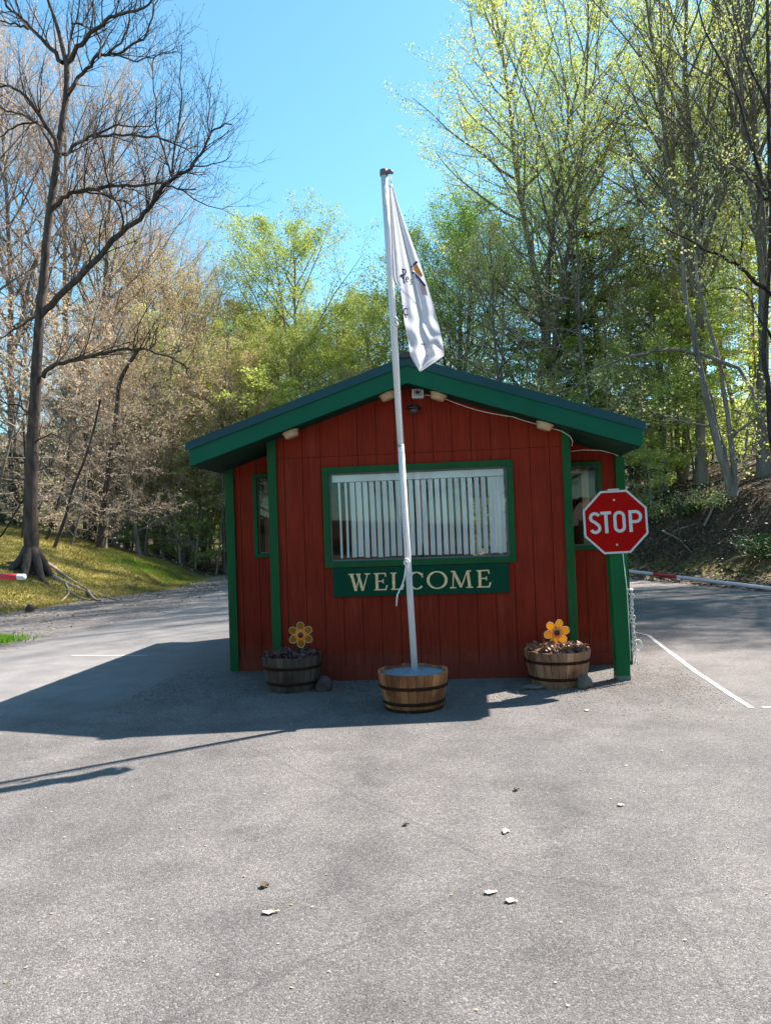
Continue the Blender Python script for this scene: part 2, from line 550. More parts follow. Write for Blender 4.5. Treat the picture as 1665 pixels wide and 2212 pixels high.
def tubes(P, Rd, n):
    """P (N,k,3), Rd (N,k) -> verts, quads"""
    N_, k, _ = P.shape
    T = np.empty_like(P)
    T[:, 1:-1] = P[:, 2:] - P[:, :-2]
    T[:, 0] = P[:, 1] - P[:, 0]
    T[:, -1] = P[:, -1] - P[:, -2]
    T /= np.linalg.norm(T, axis=2, keepdims=True) + 1e-9
    D = P[:, -1] - P[:, 0]
    ref = np.where(np.abs(D[:, 2:3]) > 0.8 * np.linalg.norm(D, axis=1, keepdims=True), np.array([[1.0, 0.13, 0]]), np.array([[0, 0.1, 1.0]]))
    A = np.cross(T, ref[:, None, :])
    A /= np.linalg.norm(A, axis=2, keepdims=True) + 1e-9
    B = np.cross(T, A)
    th = np.arange(n) * 2 * math.pi / n
    V = P[:, :, None, :] + Rd[:, :, None, None] * (A[:, :, None, :] * np.cos(th)[None, None, :, None] + B[:, :, None, :] * np.sin(th)[None, None, :, None])
    i = np.arange(N_)[:, None, None] * k * n
    j = np.arange(k - 1)[None, :, None] * n
    a = np.arange(n)[None, None, :]
    a2 = (a + 1) % n
    F = np.stack([i + j + a, i + j + a2, i + j + n + a2, i + j + n + a], -1).reshape(-1, 4)
    return V.reshape(-1, 3), F


def pack(polys, n):
    """list of (pts, radii) -> verts, quads"""
    by = {}
    for p, r in polys:
        by.setdefault(len(p), []).append((p, r))
    V, F, o = [], [], 0
    for k, g in by.items():
        v_, f_ = tubes(np.array([x[0] for x in g], float), np.array([x[1] for x in g], float), n)
        V.append(v_)
        F.append(f_ + o)
        o += len(v_)
    if not V:
        return np.zeros((0, 3)), np.zeros((0, 4), int)
    return np.concatenate(V), np.concatenate(F)


def leafquads(pos, size, rng, flat=0.0, droop=0.0):
    n = len(pos)
    d = rng.normal(size=(n, 3))
    d[:, 2] = d[:, 2] * (1 - flat) - droop
    d /= np.linalg.norm(d, axis=1, keepdims=True) + 1e-9
    e = rng.normal(size=(n, 3))
    e[:, 2] *= (1 - flat)
    e = np.cross(d, np.cross(d, e))
    e /= np.linalg.norm(e, axis=1, keepdims=True) + 1e-9
    s = (size * rng.uniform(0.55, 1.35, n))[:, None]
    V = np.stack([pos, pos + d * s * 0.5 + e * s * 0.36, pos + d * s, pos + d * s * 0.5 - e * s * 0.36], 1).reshape(-1, 3)
    return V, np.arange(n * 4).reshape(-1, 4)


# ------------------------------------------------------------------ terrain
def sm(t):
    t = np.clip(t, 0, 1)
    return t * t * (3 - 2 * t)


LFY = [-30, 12, 14, 18, 21, 25, 30, 60, 400]
LFX = [-13, -10.6, -10.2, -9.1, -8.5, -7.0, -7.3, -9.0, -20]
RFY = [-30, 12, 16, 19.7, 26, 32, 40, 400]
RFX = [14, 11.8, 10.7, 9.8, 8.3, 6.6, 5.0, 5.0]


def terr(x, y):
    x = np.asarray(x, float)
    y = np.asarray(y, float)
    lf = np.interp(y, LFY, LFX)
    rf = np.interp(y, RFY, RFX)
    t = np.maximum(lf - x, 0)
    z = 4.5 * (1 - np.exp(-0.44 * t / 4.5)) * sm(t / 1.2 + 0.15)
    z = np.where(lf - x > 0, z, 0)
    f = 1 - sm((y - 31) / 10)
    z = z * (0.25 + 0.75 * f)
    t2 = np.maximum(x - rf, 0)
    z = z + (2.5 * sm(t2 / 3.4) + 0.26 * np.maximum(t2 - 3, 0)) * (0.35 + 0.65 * (1 - sm((y - 34) / 22)))
    z = z + 0.05 * np.maximum(y - 33, 0) * sm((y - 33) / 30) + 0.24 * np.maximum(y - 58, 0)
    bumpy = np.sin(x * 1.7 + np.sin(y * 1.1)) * np.sin(y * 1.3 + x * 0.4)
    off = np.maximum(np.maximum(lf - x, x - rf), (y - 32))
    z = z + 0.05 * bumpy * sm(off / 1.5)
    return np.minimum(z, 19)


def terrf(x, y):
    return float(terr(np.array([x]), np.array([y]))[0])


def axis(lo, hi, step, far):
    a = list(np.arange(lo, hi, step))
    s, x = step, hi
    while x < far:
        a.append(x)
        s *= 1.35
        x += s
    a.append(far)
    s, x = step, lo
    b_ = []
    while x > -far:
        s *= 1.35
        x -= s
        b_.append(x)
    return np.array(b_[::-1] + a)


xs = axis(-26, 26, 0.25, 600)
ys = axis(-4, 48, 0.25, 600)
Xg, Yg = np.meshgrid(xs, ys)
Zg = terr(Xg, Yg)
nx, ny = len(xs), len(ys)
idx = np.arange(nx * ny).reshape(ny, nx)
F = np.stack([idx[:-1, :-1], idx[:-1, 1:], idx[1:, 1:], idx[1:, :-1]], -1).reshape(-1, 4)
me = mesh_np('ground', np.stack([Xg, Yg, Zg - 0.012], -1).reshape(-1, 3), F, [M['terrain']], smooth=True)
lf = np.interp(Yg, LFY, LFX)
rf = np.interp(Yg, RFY, RFX)
wob = 0.35 * np.sin(Xg * 2.1 + Yg) + 0.25 * np.sin(Yg * 3.3 - Xg * 1.2)
mossz = sm((lf - Xg + wob + 0.1) / 0.7) * (1 - sm((Yg - 30 + wob) / 4)) * (1 - sm((lf - Xg - 6.5 + wob) / 3)) * sm((Yg - 4) / 2)
mossr = 0.75 * sm((Xg - rf + wob + 1.6) / 0.5) * (1 - sm((Xg - rf - 0.6 + wob) / 0.6)) * (1 - sm((Yg - 34) / 4))
zone = np.zeros((nx * ny, 4), np.float32)
zone[:, 0] = np.maximum(mossz, mossr).ravel()
zone[:, 1] = ((1 - sm((lf - Xg) / 0.6)) * (1 - sm((Xg - rf) / 0.5)) * (1 - sm((Yg - 32) / 2))).ravel()
zone[:, 3] = 1
ca = me.color_attributes.new('zone', 'FLOAT_COLOR', 'POINT')
ca.data.foreach_set('color', zone.ravel())
tag(link('ground', me), 'mossy banks, leaf litter and forest floor around the booth', kind='structure')

# asphalt, one sheet with ragged edges
edge = [(-6.3, -34), (-6.2, 6), (-6.0, 11), (-5.3, 14), (-4.9, 17), (-4.9, 20), (-5.3, 24), (-6.4, 28), (-6.9, 30.6), (-4, 31.4), (0, 31), (4.2, 29), (5.3, 25), (6.6, 20), (8.2, 16), (9.6, 12), (10.5, 6), (11, -34)]
pts = []
for i, (p, q) in enumerate(zip(edge, edge[1:] + edge[:1])):
    L_ = math.dist(p, q)
    n = max(1, int(L_ / 0.18))
    nxv, nyv = (q[1] - p[1]) / L_, -(q[0] - p[0]) / L_
    for k in range(n):
        a = k / n
        j = 0.13 * math.sin(i * 3 + k * 0.35) + rnd.uniform(-0.05, 0.05)
        pts.append((p[0] + (q[0] - p[0]) * a + nxv * j, p[1] + (q[1] - p[1]) * a + nyv * j))
me = bpy.data.meshes.new('road')
me.from_pydata([(x, y, 0.0) for x, y in pts], [], [tuple(range(len(pts) - 1, -1, -1))])
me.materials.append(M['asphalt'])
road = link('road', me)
if me.polygons[0].normal.z < 0:
    me.flip_normals()
tag(road, 'worn grey asphalt drive around the booth', kind='structure')


def ribbon2(pts_, widths, z, jit=0.0):
    """flat painted stripe on the ground"""
    L1, L2 = [], []
    fine = []
    for (p, q, wa, wb) in zip(pts_, pts_[1:], widths, widths[1:]):
        n = max(2, int(math.dist(p, q) / 0.06))
        for k in range(n):
            a = k / n
            fine.append((p[0] + (q[0] - p[0]) * a, p[1] + (q[1] - p[1]) * a, wa + (wb - wa) * a))
    fine.append((*pts_[-1], widths[-1]))
    for i, (x, y, wd) in enumerate(fine):
        a, b_ = fine[max(i - 1, 0)], fine[min(i + 1, len(fine) - 1)]
        d = math.hypot(b_[0] - a[0], b_[1] - a[1])
        nx_, ny_ = -(b_[1] - a[1]) / d, (b_[0] - a[0]) / d
        h1 = wd / 2 * (1 + rnd.uniform(-jit, jit))
        h2 = wd / 2 * (1 + rnd.uniform(-jit, jit))
        L1.append((x + nx_ * h1, y + ny_ * h1, z))
        L2.append((x - nx_ * h2, y - ny_ * h2, z))
    n = len(L1)
    return L1 + L2, [(i, n + i, n + i + 1, i + 1) for i in range(n - 1)]


def stripe(px, widths, label):
    v_, f_ = ribbon2([atg(x, y)[:2] for x, y in px], widths, 0.004, 0.18)
    o = MB().add(v_, f_).build('road_line', M['linewhite'])
    return tag(o, label, kind='structure')


stripe([(1372, 1366), (1400, 1373), (1432, 1398), (1500, 1450), (1560, 1490), (1622, 1530)], [0.03, 0.05, 0.05, 0.055, 0.05, 0.045], 'crooked white line painted on the right lane')
stripe([(1645, 1528), (1680, 1529), (1740, 1530)], [0.04, 0.04, 0.04], 'short white line painted at the right edge')
stripe([(155, 1416), (230, 1417), (320, 1416)], [0.05, 0.07, 0.04], 'faint white line painted across the left lane')

# ------------------------------------------------------------------ booth
PSI = R(5.59867)
B0 = (0.0, 8.3531, 0.0)
booth = empty('gatehouse', B0, -PSI, 'small red wooden gatehouse with green trim and a blue green metal gable roof', 'booth')
SL, SR, DW, DB, APX = -1.965, 2.665, 0.70, 4.35, 0.305        # side walls, wing recess, back wall, roof centre
BL, BR = -1.262, 1.967                                        # bay corners


def ztop(s):
    return 3.42 - 0.335 * abs(s - APX)


def zun(s):
    return ztop(s) - 0.27


def boards(mb, s0, s1, dep, holes=(), z0=0.0, first=None):
    """vertical grooved siding from s0 to s1 on the plane dep, facing the camera"""
    g = 0.205
    mb_edges = []
    s = s0 if first is None else first
    cuts = sorted({s0, s1} | {h[0] for h in holes} | {h[1] for h in holes} | ({APX} if s0 < APX < s1 else set()))
    k = s0 + 0.16
    grooves = []
    while k < s1 - 0.02:
        grooves.append(k)
        k += g
    segs = []
    a = s0
    for q in grooves + [s1]:
        e = q - 0.0032 if q != s1 else s1
        segs.append((a, e))
        a = q + 0.0032
    out = []
    for a, e in segs:
        cc = [a] + [c_ for c_ in cuts if a + 1e-4 < c_ < e - 1e-4] + [e]
        out += list(zip(cc, cc[1:]))
    for a, e in out:
        mid = (a + e) / 2
        hz = [h for h in holes if h[0] - 1e-6 < mid < h[1] + 1e-6]
        spans = [(z0, None)] if not hz else [(z0, hz[0][2]), (hz[0][3], None)]
        for lo, hi in spans:
            parts = [(lo, hi)]
            if hi is None and lo < 2.44 < zun(mid) - 0.1:
                parts = [(lo, 2.438), (2.442, None)]
            for l2, h2 in parts:
                if h2 is None:
                    mb.prism([(a, l2), (e, l2), (e, zun(e) + 0.01), (a, zun(a) + 0.01)], dep, dep + 0.016)
                else:
                    mb.prism([(a, l2), (e, l2), (e, h2), (a, h2)], dep, dep + 0.016)
    # backing sheet
    cc = sorted({s0, s1} | {h[0] for h in holes} | {h[1] for h in holes} | ({APX} if s0 < APX < s1 else set()))
    for a, e in zip(cc, cc[1:]):
        mid = (a + e) / 2
        hz = [h for h in holes if h[0] - 1e-6 < mid < h[1] + 1e-6]
        for lo, hi in ([(z0, None)] if not hz else [(z0, hz[0][2]), (hz[0][3], None)]):
            if hi is None:
                mb.prism([(a, lo), (e, lo), (e, zun(e) + 0.01), (a, zun(a) + 0.01)], dep + 0.0163, dep + 0.07)
            else:
                mb.prism([(a, lo), (e, lo), (e, hi), (a, hi)], dep + 0.0163, dep + 0.07)


W0, W1, WZ0, WZ1 = -0.612, 1.312, 1.292, 2.255                # front window opening
LW0, LW1, RW0, RW1 = -1.60, -1.20, 1.95, 2.37                 # wing windows (partly behind the bay corners)
mb = MB()
boards(mb, BL, BR, 0.0, [(W0, W1, WZ0, WZ1)])
mb.build('front_wall', M['red'], booth)
mb = MB()
boards(mb, SL, -1.15, DW, [(LW0, LW1, 1.39, 2.29)])
mb.build('wing_wall', M['red'], booth)
mb = MB()
boards(mb, 1.85, SR, DW, [(RW0, RW1, 1.36, 2.27)])
mb.build('wing_wall', M['red'], booth)
for s in (BL, BR - 0.07):
    MB().box(s, s + 0.07, 0.071, DW, 0, 2.62).build('bay_side_wall', M['red'], booth)
for s in (SL, SR - 0.07):
    MB().box(s, s + 0.07, DW + 0.071, DB - 0.001, 0, 2.40).build('side_wall', M['red'], booth)
mb = MB()
mb.prism([(SL, 0), (SR, 0), (SR, 1.0), (SL, 1.0)], DB, DB + 0.07)
mb.prism([(SL, 1.0), (0.95, 1.0), (0.95, 2.1), (SL, 2.1)], DB, DB + 0.07)
mb.prism([(1.9, 1.0), (SR, 1.0), (SR, 2.1), (1.9, 2.1)], DB, DB + 0.07)
mb.prism([(SL, 2.1), (SR, 2.1), (SR, zun(SR)), (APX, zun(APX)), (SL, zun(SL))], DB, DB + 0.07)
mb.build('back_wall', M['tan_wood'], booth)
MB().box(SL + 0.08, SR - 0.08, DW + 0.08, DB - 0.01, 0.05, 0.12).build('floor', M['dark'], booth)
MB().box(SL + 0.1, SR - 0.1, 0.9, DB - 0.02, 2.34, 2.38).build('ceiling', M['dark'], booth)
MB().box(BL + 0.09, BR - 0.09, 0.18, 0.7, 1.02, 1.07).build('counter', M['tan_wood'], booth)
# skirt board
mb = MB()
mb.box(BL + 0.0, BR - 0.0, -0.012, -0.0005, 0.0, 0.165)
mb.build('skirt_board', M['red'], booth)
MB().box(SL, BL, DW - 0.012, DW - 0.0005, 0.0, 0.14).build('skirt_board', M['red'], booth)
MB().box(BR, SR, DW - 0.012, DW - 0.0005, 0.0, 0.14).build('skirt_board', M['red'], booth)
# corner boards
CBW = 0.098


def cboard(s0, s1, d0, d1, zb=0.0):
    mb_ = MB()
    mb_.prism([(s0, zb), (s1, zb), (s1, zun(s1) + 0.008), (s0, zun(s0) + 0.008)], d0, d1)
    return mb_.build('corner_board', M['green'], booth, bevel=0.003)


cboard(BL - 0.02, BL + CBW - 0.02, -0.034, -0.0135)
cboard(BR - CBW + 0.03, BR + 0.02, -0.034, -0.0135)
MB().box(BL - 0.02, BL - 0.001, -0.0133, 0.09, 0, 2.61).build('corner_board', M['green'], booth)
MB().box(BR + 0.001, BR + 0.02, -0.0133, 0.09, 0, 2.61).build('corner_board', M['green'], booth)
cboard(SL - 0.018, SL + 0.088, DW - 0.034, DW - 0.0135)
cboard(SR - 0.088, SR + 0.018, DW - 0.034, DW - 0.0135)
MB().box(SL - 0.018, SL - 0.001, DW - 0.0133, DW + 0.09, 0, 2.39).build('corner_board', M['green'], booth)
MB().box(SR + 0.001, SR + 0.018, DW - 0.0133, DW + 0.09, 0, 2.38).build('corner_board', M['green'], booth)


# windows
def window(name, s0, s1, z0, z1, dep, tw, blind=False):
    fr = MB()
    d0, d1 = dep - 0.028, dep - 0.0008
    fr.box(s0 - tw, s1 + tw, d0, d1, z1, z1 + tw).box(s0 - tw, s1 + tw, d0, d1, z0 - tw, z0)
    fr.box(s0 - tw, s0, d0, d1, z0, z1).box(s1, s1 + tw, d0, d1, z0, z1)
    wn = fr.build(name, M['green'], booth, bevel=0.003)
    sash = MB()
    e = 0.016
    for a in ((s0, s1, z1 - e, z1), (s0, s1, z0, z0 + e), (s0, s0 + e, z0 + e, z1 - e), (s1 - e, s1, z0 + e, z1 - e)):
        sash.box(a[0], a[1], dep + 0.012, dep + 0.05, a[2], a[3])
    sash.build('sash', M['greybox'], wn)
    MB().box(s0 + e, s1 - e, dep + 0.024, dep + 0.027, z0 + e, z1 - e).build('pane', M['glass'], wn)
    return wn


wn = window('front_window', W0, W1, WZ0, WZ1, 0.0, 0.066)
bl = MB().box(W0 + 0.03, W1 - 0.03, 0.062, 0.10, WZ1 - 0.095, WZ1 - 0.02)
bl.build('blind_headrail', M['blind'], wn)
bl = MB()
s = W0 + 0.10
i = 0
while s < W1 - 0.04:
    wd = 0.024 if i < 2 else 0.050
    tilt = rnd.uniform(-0.010, 0.010) + (0.008 if i < 2 else 0.010)
    if i == 3:
        wd, tilt = 0.058, 0.006
    sw = rnd.uniform(-0.004, 0.004) + 0.012
    z0_, z1_ = WZ0 + 0.035 + rnd.uniform(-0.006, 0.006), WZ1 - 0.10
    zz = [z1_, (z0_ + z1_) / 2, z0_]
    off = [0, 0.004 + sw * 0.2, sw * 0.6]
    V_ = []
    for z_, o_ in zip(zz, off):
        V_ += [(s - wd / 2 + o_, 0.082 - tilt, z_), (s + o_, 0.086, z_), (s + wd / 2 + o_, 0.082 + tilt, z_)]
    bl.add(V_, [(0, 3, 4, 1), (1, 4, 5, 2), (3, 6, 7, 4), (4, 7, 8, 5)])
    s += 0.0715 if i < W1 * 1e9 else 0
    if s > W1 - 0.13:
        s -= 0.03
    i += 1
bl.build('blind_slats', M['blind'], wn)
wl = window('side_window', LW0, LW1, 1.39, 2.29, DW, 0.05)
wr = window('side_window', RW0, RW1, 1.36, 2.27, DW, 0.05)
MB().box(-1.6, -1.25, DW + 0.3, DW + 0.32, 1.3, 2.3).build('inner_curtain', M['tan_wood'], wl)
mb = MB().box(2.22, 2.30, DW + 0.12, DW + 0.16, 1.3, 2.3).box(1.95, 2.3, DW + 0.12, DW + 0.16, 2.2, 2.3)
mb.build('inner_trim', M['tan_wood'], wr)
# iron scroll ornaments hanging above the side windows
for (sa, sb, zz) in ((-1.62, -1.34, 2.30), (2.05, 2.36, 2.27)):
    mb = MB()
    n = 26
    mb.tube([(sa + (sb - sa) * k / n, DW - 0.04, zz + 0.02 * math.sin(k * 0.9) - 0.03) for k in range(n + 1)], 0.004, 5)
    for q in range(3):
        c0 = sa + (sb - sa) * (q + 0.5) / 3
        mb.tube([(c0 + (0.035 - 0.001 * k) * math.cos(k * 0.45), DW - 0.045, zz - 0.03 + (0.03 - 0.001 * k) * math.sin(k * 0.45)) for k in range(22)], 0.0035, 5)
    mb.build('scroll_ornament', M['black'], booth)

# roof
RF, RB = -0.30, DB + 0.32
SLT, SRT = -2.09, 2.70
mb = MB()
mb.prism([(SLT + 0.055, ztop(SLT + 0.055) - 0.27), (APX, ztop(APX) - 0.27), (SRT - 0.055, ztop(SRT - 0.055) - 0.27), (SRT - 0.055, ztop(SRT - 0.055) - 0.03), (APX, ztop(APX) - 0.03), (SLT + 0.055, ztop(SLT + 0.055) - 0.03)], RF + 0.002, RB - 0.02)
mb.build('soffit', M['soffit'], booth)
for sgn, tip in ((-1, SLT), (1, SRT)):
    e = tip - sgn * 0.055
    mb = MB().prism([(APX, ztop(APX) - 0.275), (APX, ztop(APX) - 0.085), (e, ztop(e) - 0.085), (e, ztop(e) - 0.262)] if sgn < 0 else
                    [(APX, ztop(APX) - 0.085), (APX, ztop(APX) - 0.275), (e, ztop(e) - 0.262), (e, ztop(e) - 0.085)], RF - 0.02, RF + 0.001)
    mb.build('fascia_board', M['fascia'], booth)
    mb = MB().box(min(e, e + sgn * 0.02), max(e, e + sgn * 0.02), RF - 0.02, RB - 0.02, ztop(e) - 0.255, ztop(e) - 0.06)
    mb.build('eave_board', M['fascia'], booth)
    # metal sheet with rake trim
    a, c_ = APX, tip
    mb = MB()
    za, zc = ztop(a), ztop(c_)
    sheet = [(a, za - 0.024), (a, za + 0.0), (c_, zc), (c_, zc - 0.024)]
    mb.prism(sheet if sgn < 0 else sheet[::-1], RF + 0.02, RB)
    rake = [(a, za - 0.095), (a, za + 0.004), (c_, zc + 0.004), (c_, zc - 0.085)]
    mb.prism(rake if sgn < 0 else rake[::-1], RF - 0.038, RF - 0.0205)
    mb.prism([(a, za + 0.0005), (a, za + 0.006), (c_, zc + 0.006), (c_, zc + 0.0005)] if sgn < 0 else [(c_, zc + 0.0005), (c_, zc + 0.006), (a, za + 0.006), (a, za + 0.0005)], RF - 0.0203, RF + 0.1)
    k = 0.3
    while k < RB - RF - 0.2:
        mb.prism([(a, za - 0.001), (a, za + 0.02), (c_, zc + 0.02), (c_, zc - 0.001)] if sgn < 0 else [(c_, zc - 0.001), (c_, zc + 0.02), (a, za + 0.02), (a, za - 0.001)], RF + k, RF + k + 0.02)
        k += 0.3
    mb.build('roof_panel', M['roof'], booth)
mb = MB().prism([(APX - 0.12, ztop(APX - 0.12) + 0.021), (APX + 0.12, ztop(APX + 0.12) + 0.021), (APX + 0.03, ztop(APX) + 0.045), (APX - 0.03, ztop(APX) + 0.045)], RF - 0.06, RB + 0.01)
mb.build('ridge_cap', M['black'], booth)
# corner end tabs of the roof metal
MB().box(SRT, SRT + 0.05, RF + 0.02, RF + 0.3, ztop(SRT) - 0.02, ztop(SRT) - 0.012).build('drip_edge', M['metal'], booth)
MB().box(SLT - 0.05, SLT, RF + 0.02, RF + 0.3, ztop(SLT) - 0.02, ztop(SLT) - 0.012).build('drip_edge', M['metal'], booth)


def bw(s, d, z):
    c_, n_ = math.cos(PSI), math.sin(PSI)
    return (B0[0] + s * c_ + d * n_, B0[1] - s * n_ + d * c_, z)


# fixtures fastened to the booth
for s, label in ((-0.985, 'leftmost beige round soffit lamp above the left green corner board'), (0.075, 'beige round soffit lamp just left of the flagpole under the peak'),
                 (0.625, 'beige round soffit lamp beside the white floodlight box under the peak'), (1.72, 'rightmost beige round soffit lamp above the right green corner board')):
    z = zun(s) - 0.005
    th = math.atan(0.335) * (1 if s < APX else -1)
    o = empty('soffit_lamp', bw(s, -0.16, z), -PSI, label, 'lamp', 'beige lamps under the gable')
    o.rotation_euler = (0, -th, -PSI)
    MB().lathe([(0.0, 0.004), (0.092, 0.004), (0.095, -0.006), (0.088, -0.012), (0.0, -0.012)], 28).build('rim', M['beige'], o)
    MB().lathe([(0.082, -0.0125), (0.074, -0.058), (0.064, -0.066), (0.0, -0.068)], 28).build('shade', M['beige'], o)
o = empty('floodlight', bw(0.40, -0.07, 3.065), -PSI, 'square white floodlight box under the roof peak', 'floodlight')
MB().box(-0.062, 0.062, -0.04, 0.05, -0.045, 0.05).build('housing', M['white'], o, bevel=0.006)
MB().box(-0.048, 0.048, -0.0425, -0.0403, -0.034, 0.038).build('lens', M['lens'], o)
MB().lathe([(0, -0.006), (0.02, -0.004), (0.022, 0.02)], 14, (0, -0.048, 0)).build('sensor', M['black'], o)
o = empty('dome_camera', bw(0.352, -0.0, 2.90), -PSI, 'black dome security camera on the red gable wall', 'security camera')
MB().box(-0.03, 0.03, -0.05, -0.0005, -0.03, 0.03).build('bracket', M['black'], o, bevel=0.004)
MB().lathe([(0.0, 0.045), (0.05, 0.04), (0.082, 0.015), (0.085, 0.0), (0.05, -0.004)], 24, (0, -0.10, 0.0)).build('hood', M['black'], o)
MB().lathe([(0.048, -0.003), (0.044, -0.03), (0.028, -0.052), (0, -0.058)], 24, (0, -0.10, 0.0)).build('dome', M['smoked'], o)
o = empty('junction_box', bw(2.03, DW - 0.012, 0.40), -PSI, 'small grey electrical box on the right wing wall behind the green corner board', 'electrical box')
MB().box(-0.045, 0.045, -0.075, -0.001, -0.09, 0.09).build('box', M['greybox'], o, bevel=0.006)
MB().tube([(0.0, -0.04, 0.09), (-0.01, -0.04, 0.16), (-0.03, -0.03, 0.3), (-0.035, -0.03, 0.55)], 0.007, 8).build('conduit', M['white'], o)

# cable along the gable
pts = [bw(0.455, -0.06, 3.05), bw(0.55, -0.06, 3.045)]
for k in range(20):
    s = 0.62 + (1.40 - 0.62) * k / 19
    pts.append(bw(s, -0.06, zun(s) - 0.012 - 0.035 * math.sin(k / 19 * math.pi)))
pts += [bw(s, -0.06, zun(s) - 0.02) for s in (1.5, 1.6, 1.72, 1.8, 1.9)]
pts += [bw(1.985, -0.06, zun(1.985) - 0.05), bw(2.01, -0.05, zun(2.0) - 0.10), bw(2.0, -0.05, zun(2.0) - 0.15)]
tag(MB().tube(pts, 0.0045, 6).build('cable', M['rope']), 'thin white cable strung under the gable between the soffit lamps', 'cable')
pts = [bw(2.01, 0.45, 2.42), bw(2.2, 0.5, 2.44), bw(2.4, 0.58, 2.435), bw(2.55, 0.64, 2.40), bw(2.62, 0.66, 2.37)]
tag(MB().tube(pts, 0.0045, 6).build('cable', M['rope']), 'short white cable above the right side window under the eave', 'cable')

# ------------------------------------------------------------------ lettering
def stroke(mb_, pts_, wd, y0, y1, fn=lambda x, z: (x, z)):
    """constant or variable width stroke in x, z extruded y0..y1"""
    n = len(pts_)
    wds = wd if hasattr(wd, '__len__') else [wd] * n
    Lp, Rp = [], []
    for i in range(n):
        a = pts_[max(i - 1, 0)]
        c_ = pts_[min(i + 1, n - 1)]
        p = pts_[i]
        d1 = (p[0] - a[0], p[1] - a[1]) if i > 0 else (c_[0] - p[0], c_[1] - p[1])
        d2 = (c_[0] - p[0], c_[1] - p[1]) if i < n - 1 else d1
        l1, l2 = math.hypot(*d1) or 1, math.hypot(*d2) or 1
        n1_, n2_ = (-d1[1] / l1, d1[0] / l1), (-d2[1] / l2, d2[0] / l2)
        mx, mz = n1_[0] + n2_[0], n1_[1] + n2_[1]
        l = math.hypot(mx, mz) or 1
        mx, mz = mx / l, mz / l
        k = min(1 / max(0.4, mx * n1_[0] + mz * n1_[1]), 2) * wds[i] / 2
        Lp.append((p[0] + mx * k, p[1] + mz * k))
        Rp.append((p[0] - mx * k, p[1] - mz * k))
    P_ = [fn(*q) for q in Lp + Rp]
    N_ = len(P_)
    V_ = [(x, y0, z) for x, z in P_] + [(x, y1, z) for x, z in P_]
    f = []
    for i in range(n - 1):
        f += [(i, n + i, n + i + 1, i + 1), (N_ + i, N_ + i + 1, N_ + n + i + 1, N_ + n + i), (i, i + 1, N_ + i + 1, N_ + i), (n + i, N_ + n + i, N_ + n + i + 1, n + i + 1)]
    f += [(0, N_, N_ + n, n), (n - 1, 2 * n - 1, N_ + 2 * n - 1, N_ + n - 1)]
    mb_.add(V_, f)


def arc(cx, cz, rx, rz, a0, a1, n=20):
    return [(cx + rx * math.cos(R(a0 + (a1 - a0) * k / n)), cz + rz * math.sin(R(a0 + (a1 - a0) * k / n))) for k in range(n + 1)]


# welcome sign: board and one mesh per letter
sg = empty('welcome_sign', bw(0.35, -0.001, 0.908), -PSI, 'dark green wooden WELCOME sign below the front window', 'sign')
MB().box(-0.945, 0.945, -0.030, 0.0, 0.0, 0.312).build('board', M['signgreen'], sg, bevel=0.004)
LH = 0.185


def serif_letter(kind, x, wv):
    mb_ = MB()
    fn = lambda a, c_: (x + a * wv, 0.062 + c_ * LH)
    y0, y1 = -0.0355, -0.0302
    T, t_ = 0.030, 0.012

    def S(p, w_):
        # widths in metres: convert points first
        stroke(mb_, [fn(*q) for q in p], w_, y0 - 0.0001 * len(mb_.v) * 0.01, y1)
    if kind == 'W':
        S([(0.14, 1), (0.34, 0.0)], T)
        S([(0.34, 0.0), (0.54, 0.97)], t_)
        S([(0.44, 1), (0.66, 0.0)], T)
        S([(0.66, 0.0), (0.90, 1)], t_)
        S([(0.0, 0.97), (0.28, 0.97)], t_)
        S([(0.76, 0.97), (1.02, 0.97)], t_)
        S([(0.36, 0.97), (0.58, 0.97)], t_)
    elif kind == 'E':
        S([(0.25, 0.02), (0.25, 0.98)], T)
        S([(0.02, 0.97), (0.9, 0.97), (0.94, 0.78)], [t_, t_, t_ * 1.3])
        S([(0.02, 0.03), (0.92, 0.03), (1.02, 0.28)], [t_, t_ * 1.2, t_ * 1.4])
        S([(0.3, 0.52), (0.72, 0.52)], t_)
        S([(0.73, 0.40), (0.73, 0.64)], t_)
    elif kind == 'L':
        S([(0.25, 0.02), (0.25, 0.98)], T)
        S([(0.02, 0.97), (0.5, 0.97)], t_)
        S([(0.02, 0.03), (0.92, 0.03), (1.04, 0.30)], [t_, t_ * 1.2, t_ * 1.4])
    elif kind in 'OC':
        a0, a1 = (0, 360) if kind == 'O' else (42, 318)
        n = 40
        pts_ = arc(0.5, 0.5, 0.45, 0.48, a0, a1, n)
        wds = [t_ + (T - t_) * abs(math.cos(R(a0 + (a1 - a0) * k / n))) ** 1.3 for k in range(n + 1)]
        S(pts_, wds)
        if kind == 'C':
            S([(0.88, 0.66), (0.88, 0.92)], t_)
    elif kind == 'M':
        S([(0.16, 0.98), (0.10, 0.02)], t_)
        S([(0.16, 0.98), (0.50, 0.05)], T)
        S([(0.50, 0.05), (0.80, 0.98)], t_)
        S([(0.82, 0.98), (0.90, 0.02)], T)
        S([(-0.04, 0.03), (0.26, 0.03)], t_)
        S([(0.74, 0.03), (1.06, 0.03)], t_)
        S([(0.02, 0.97), (0.2, 0.97)], t_)
        S([(0.80, 0.97), (0.98, 0.97)], t_)
    return mb_


# positions measured along the board (metres from its centre)
for ch, x, wv in (('W', -0.775, 0.235), ('E', -0.500, 0.140), ('L', -0.318, 0.135), ('C', -0.120, 0.165), ('O', 0.075, 0.215), ('M', 0.325, 0.225), ('E', 0.600, 0.145)):
    serif_letter(ch, x, wv).build('letter', M['letter'], sg)

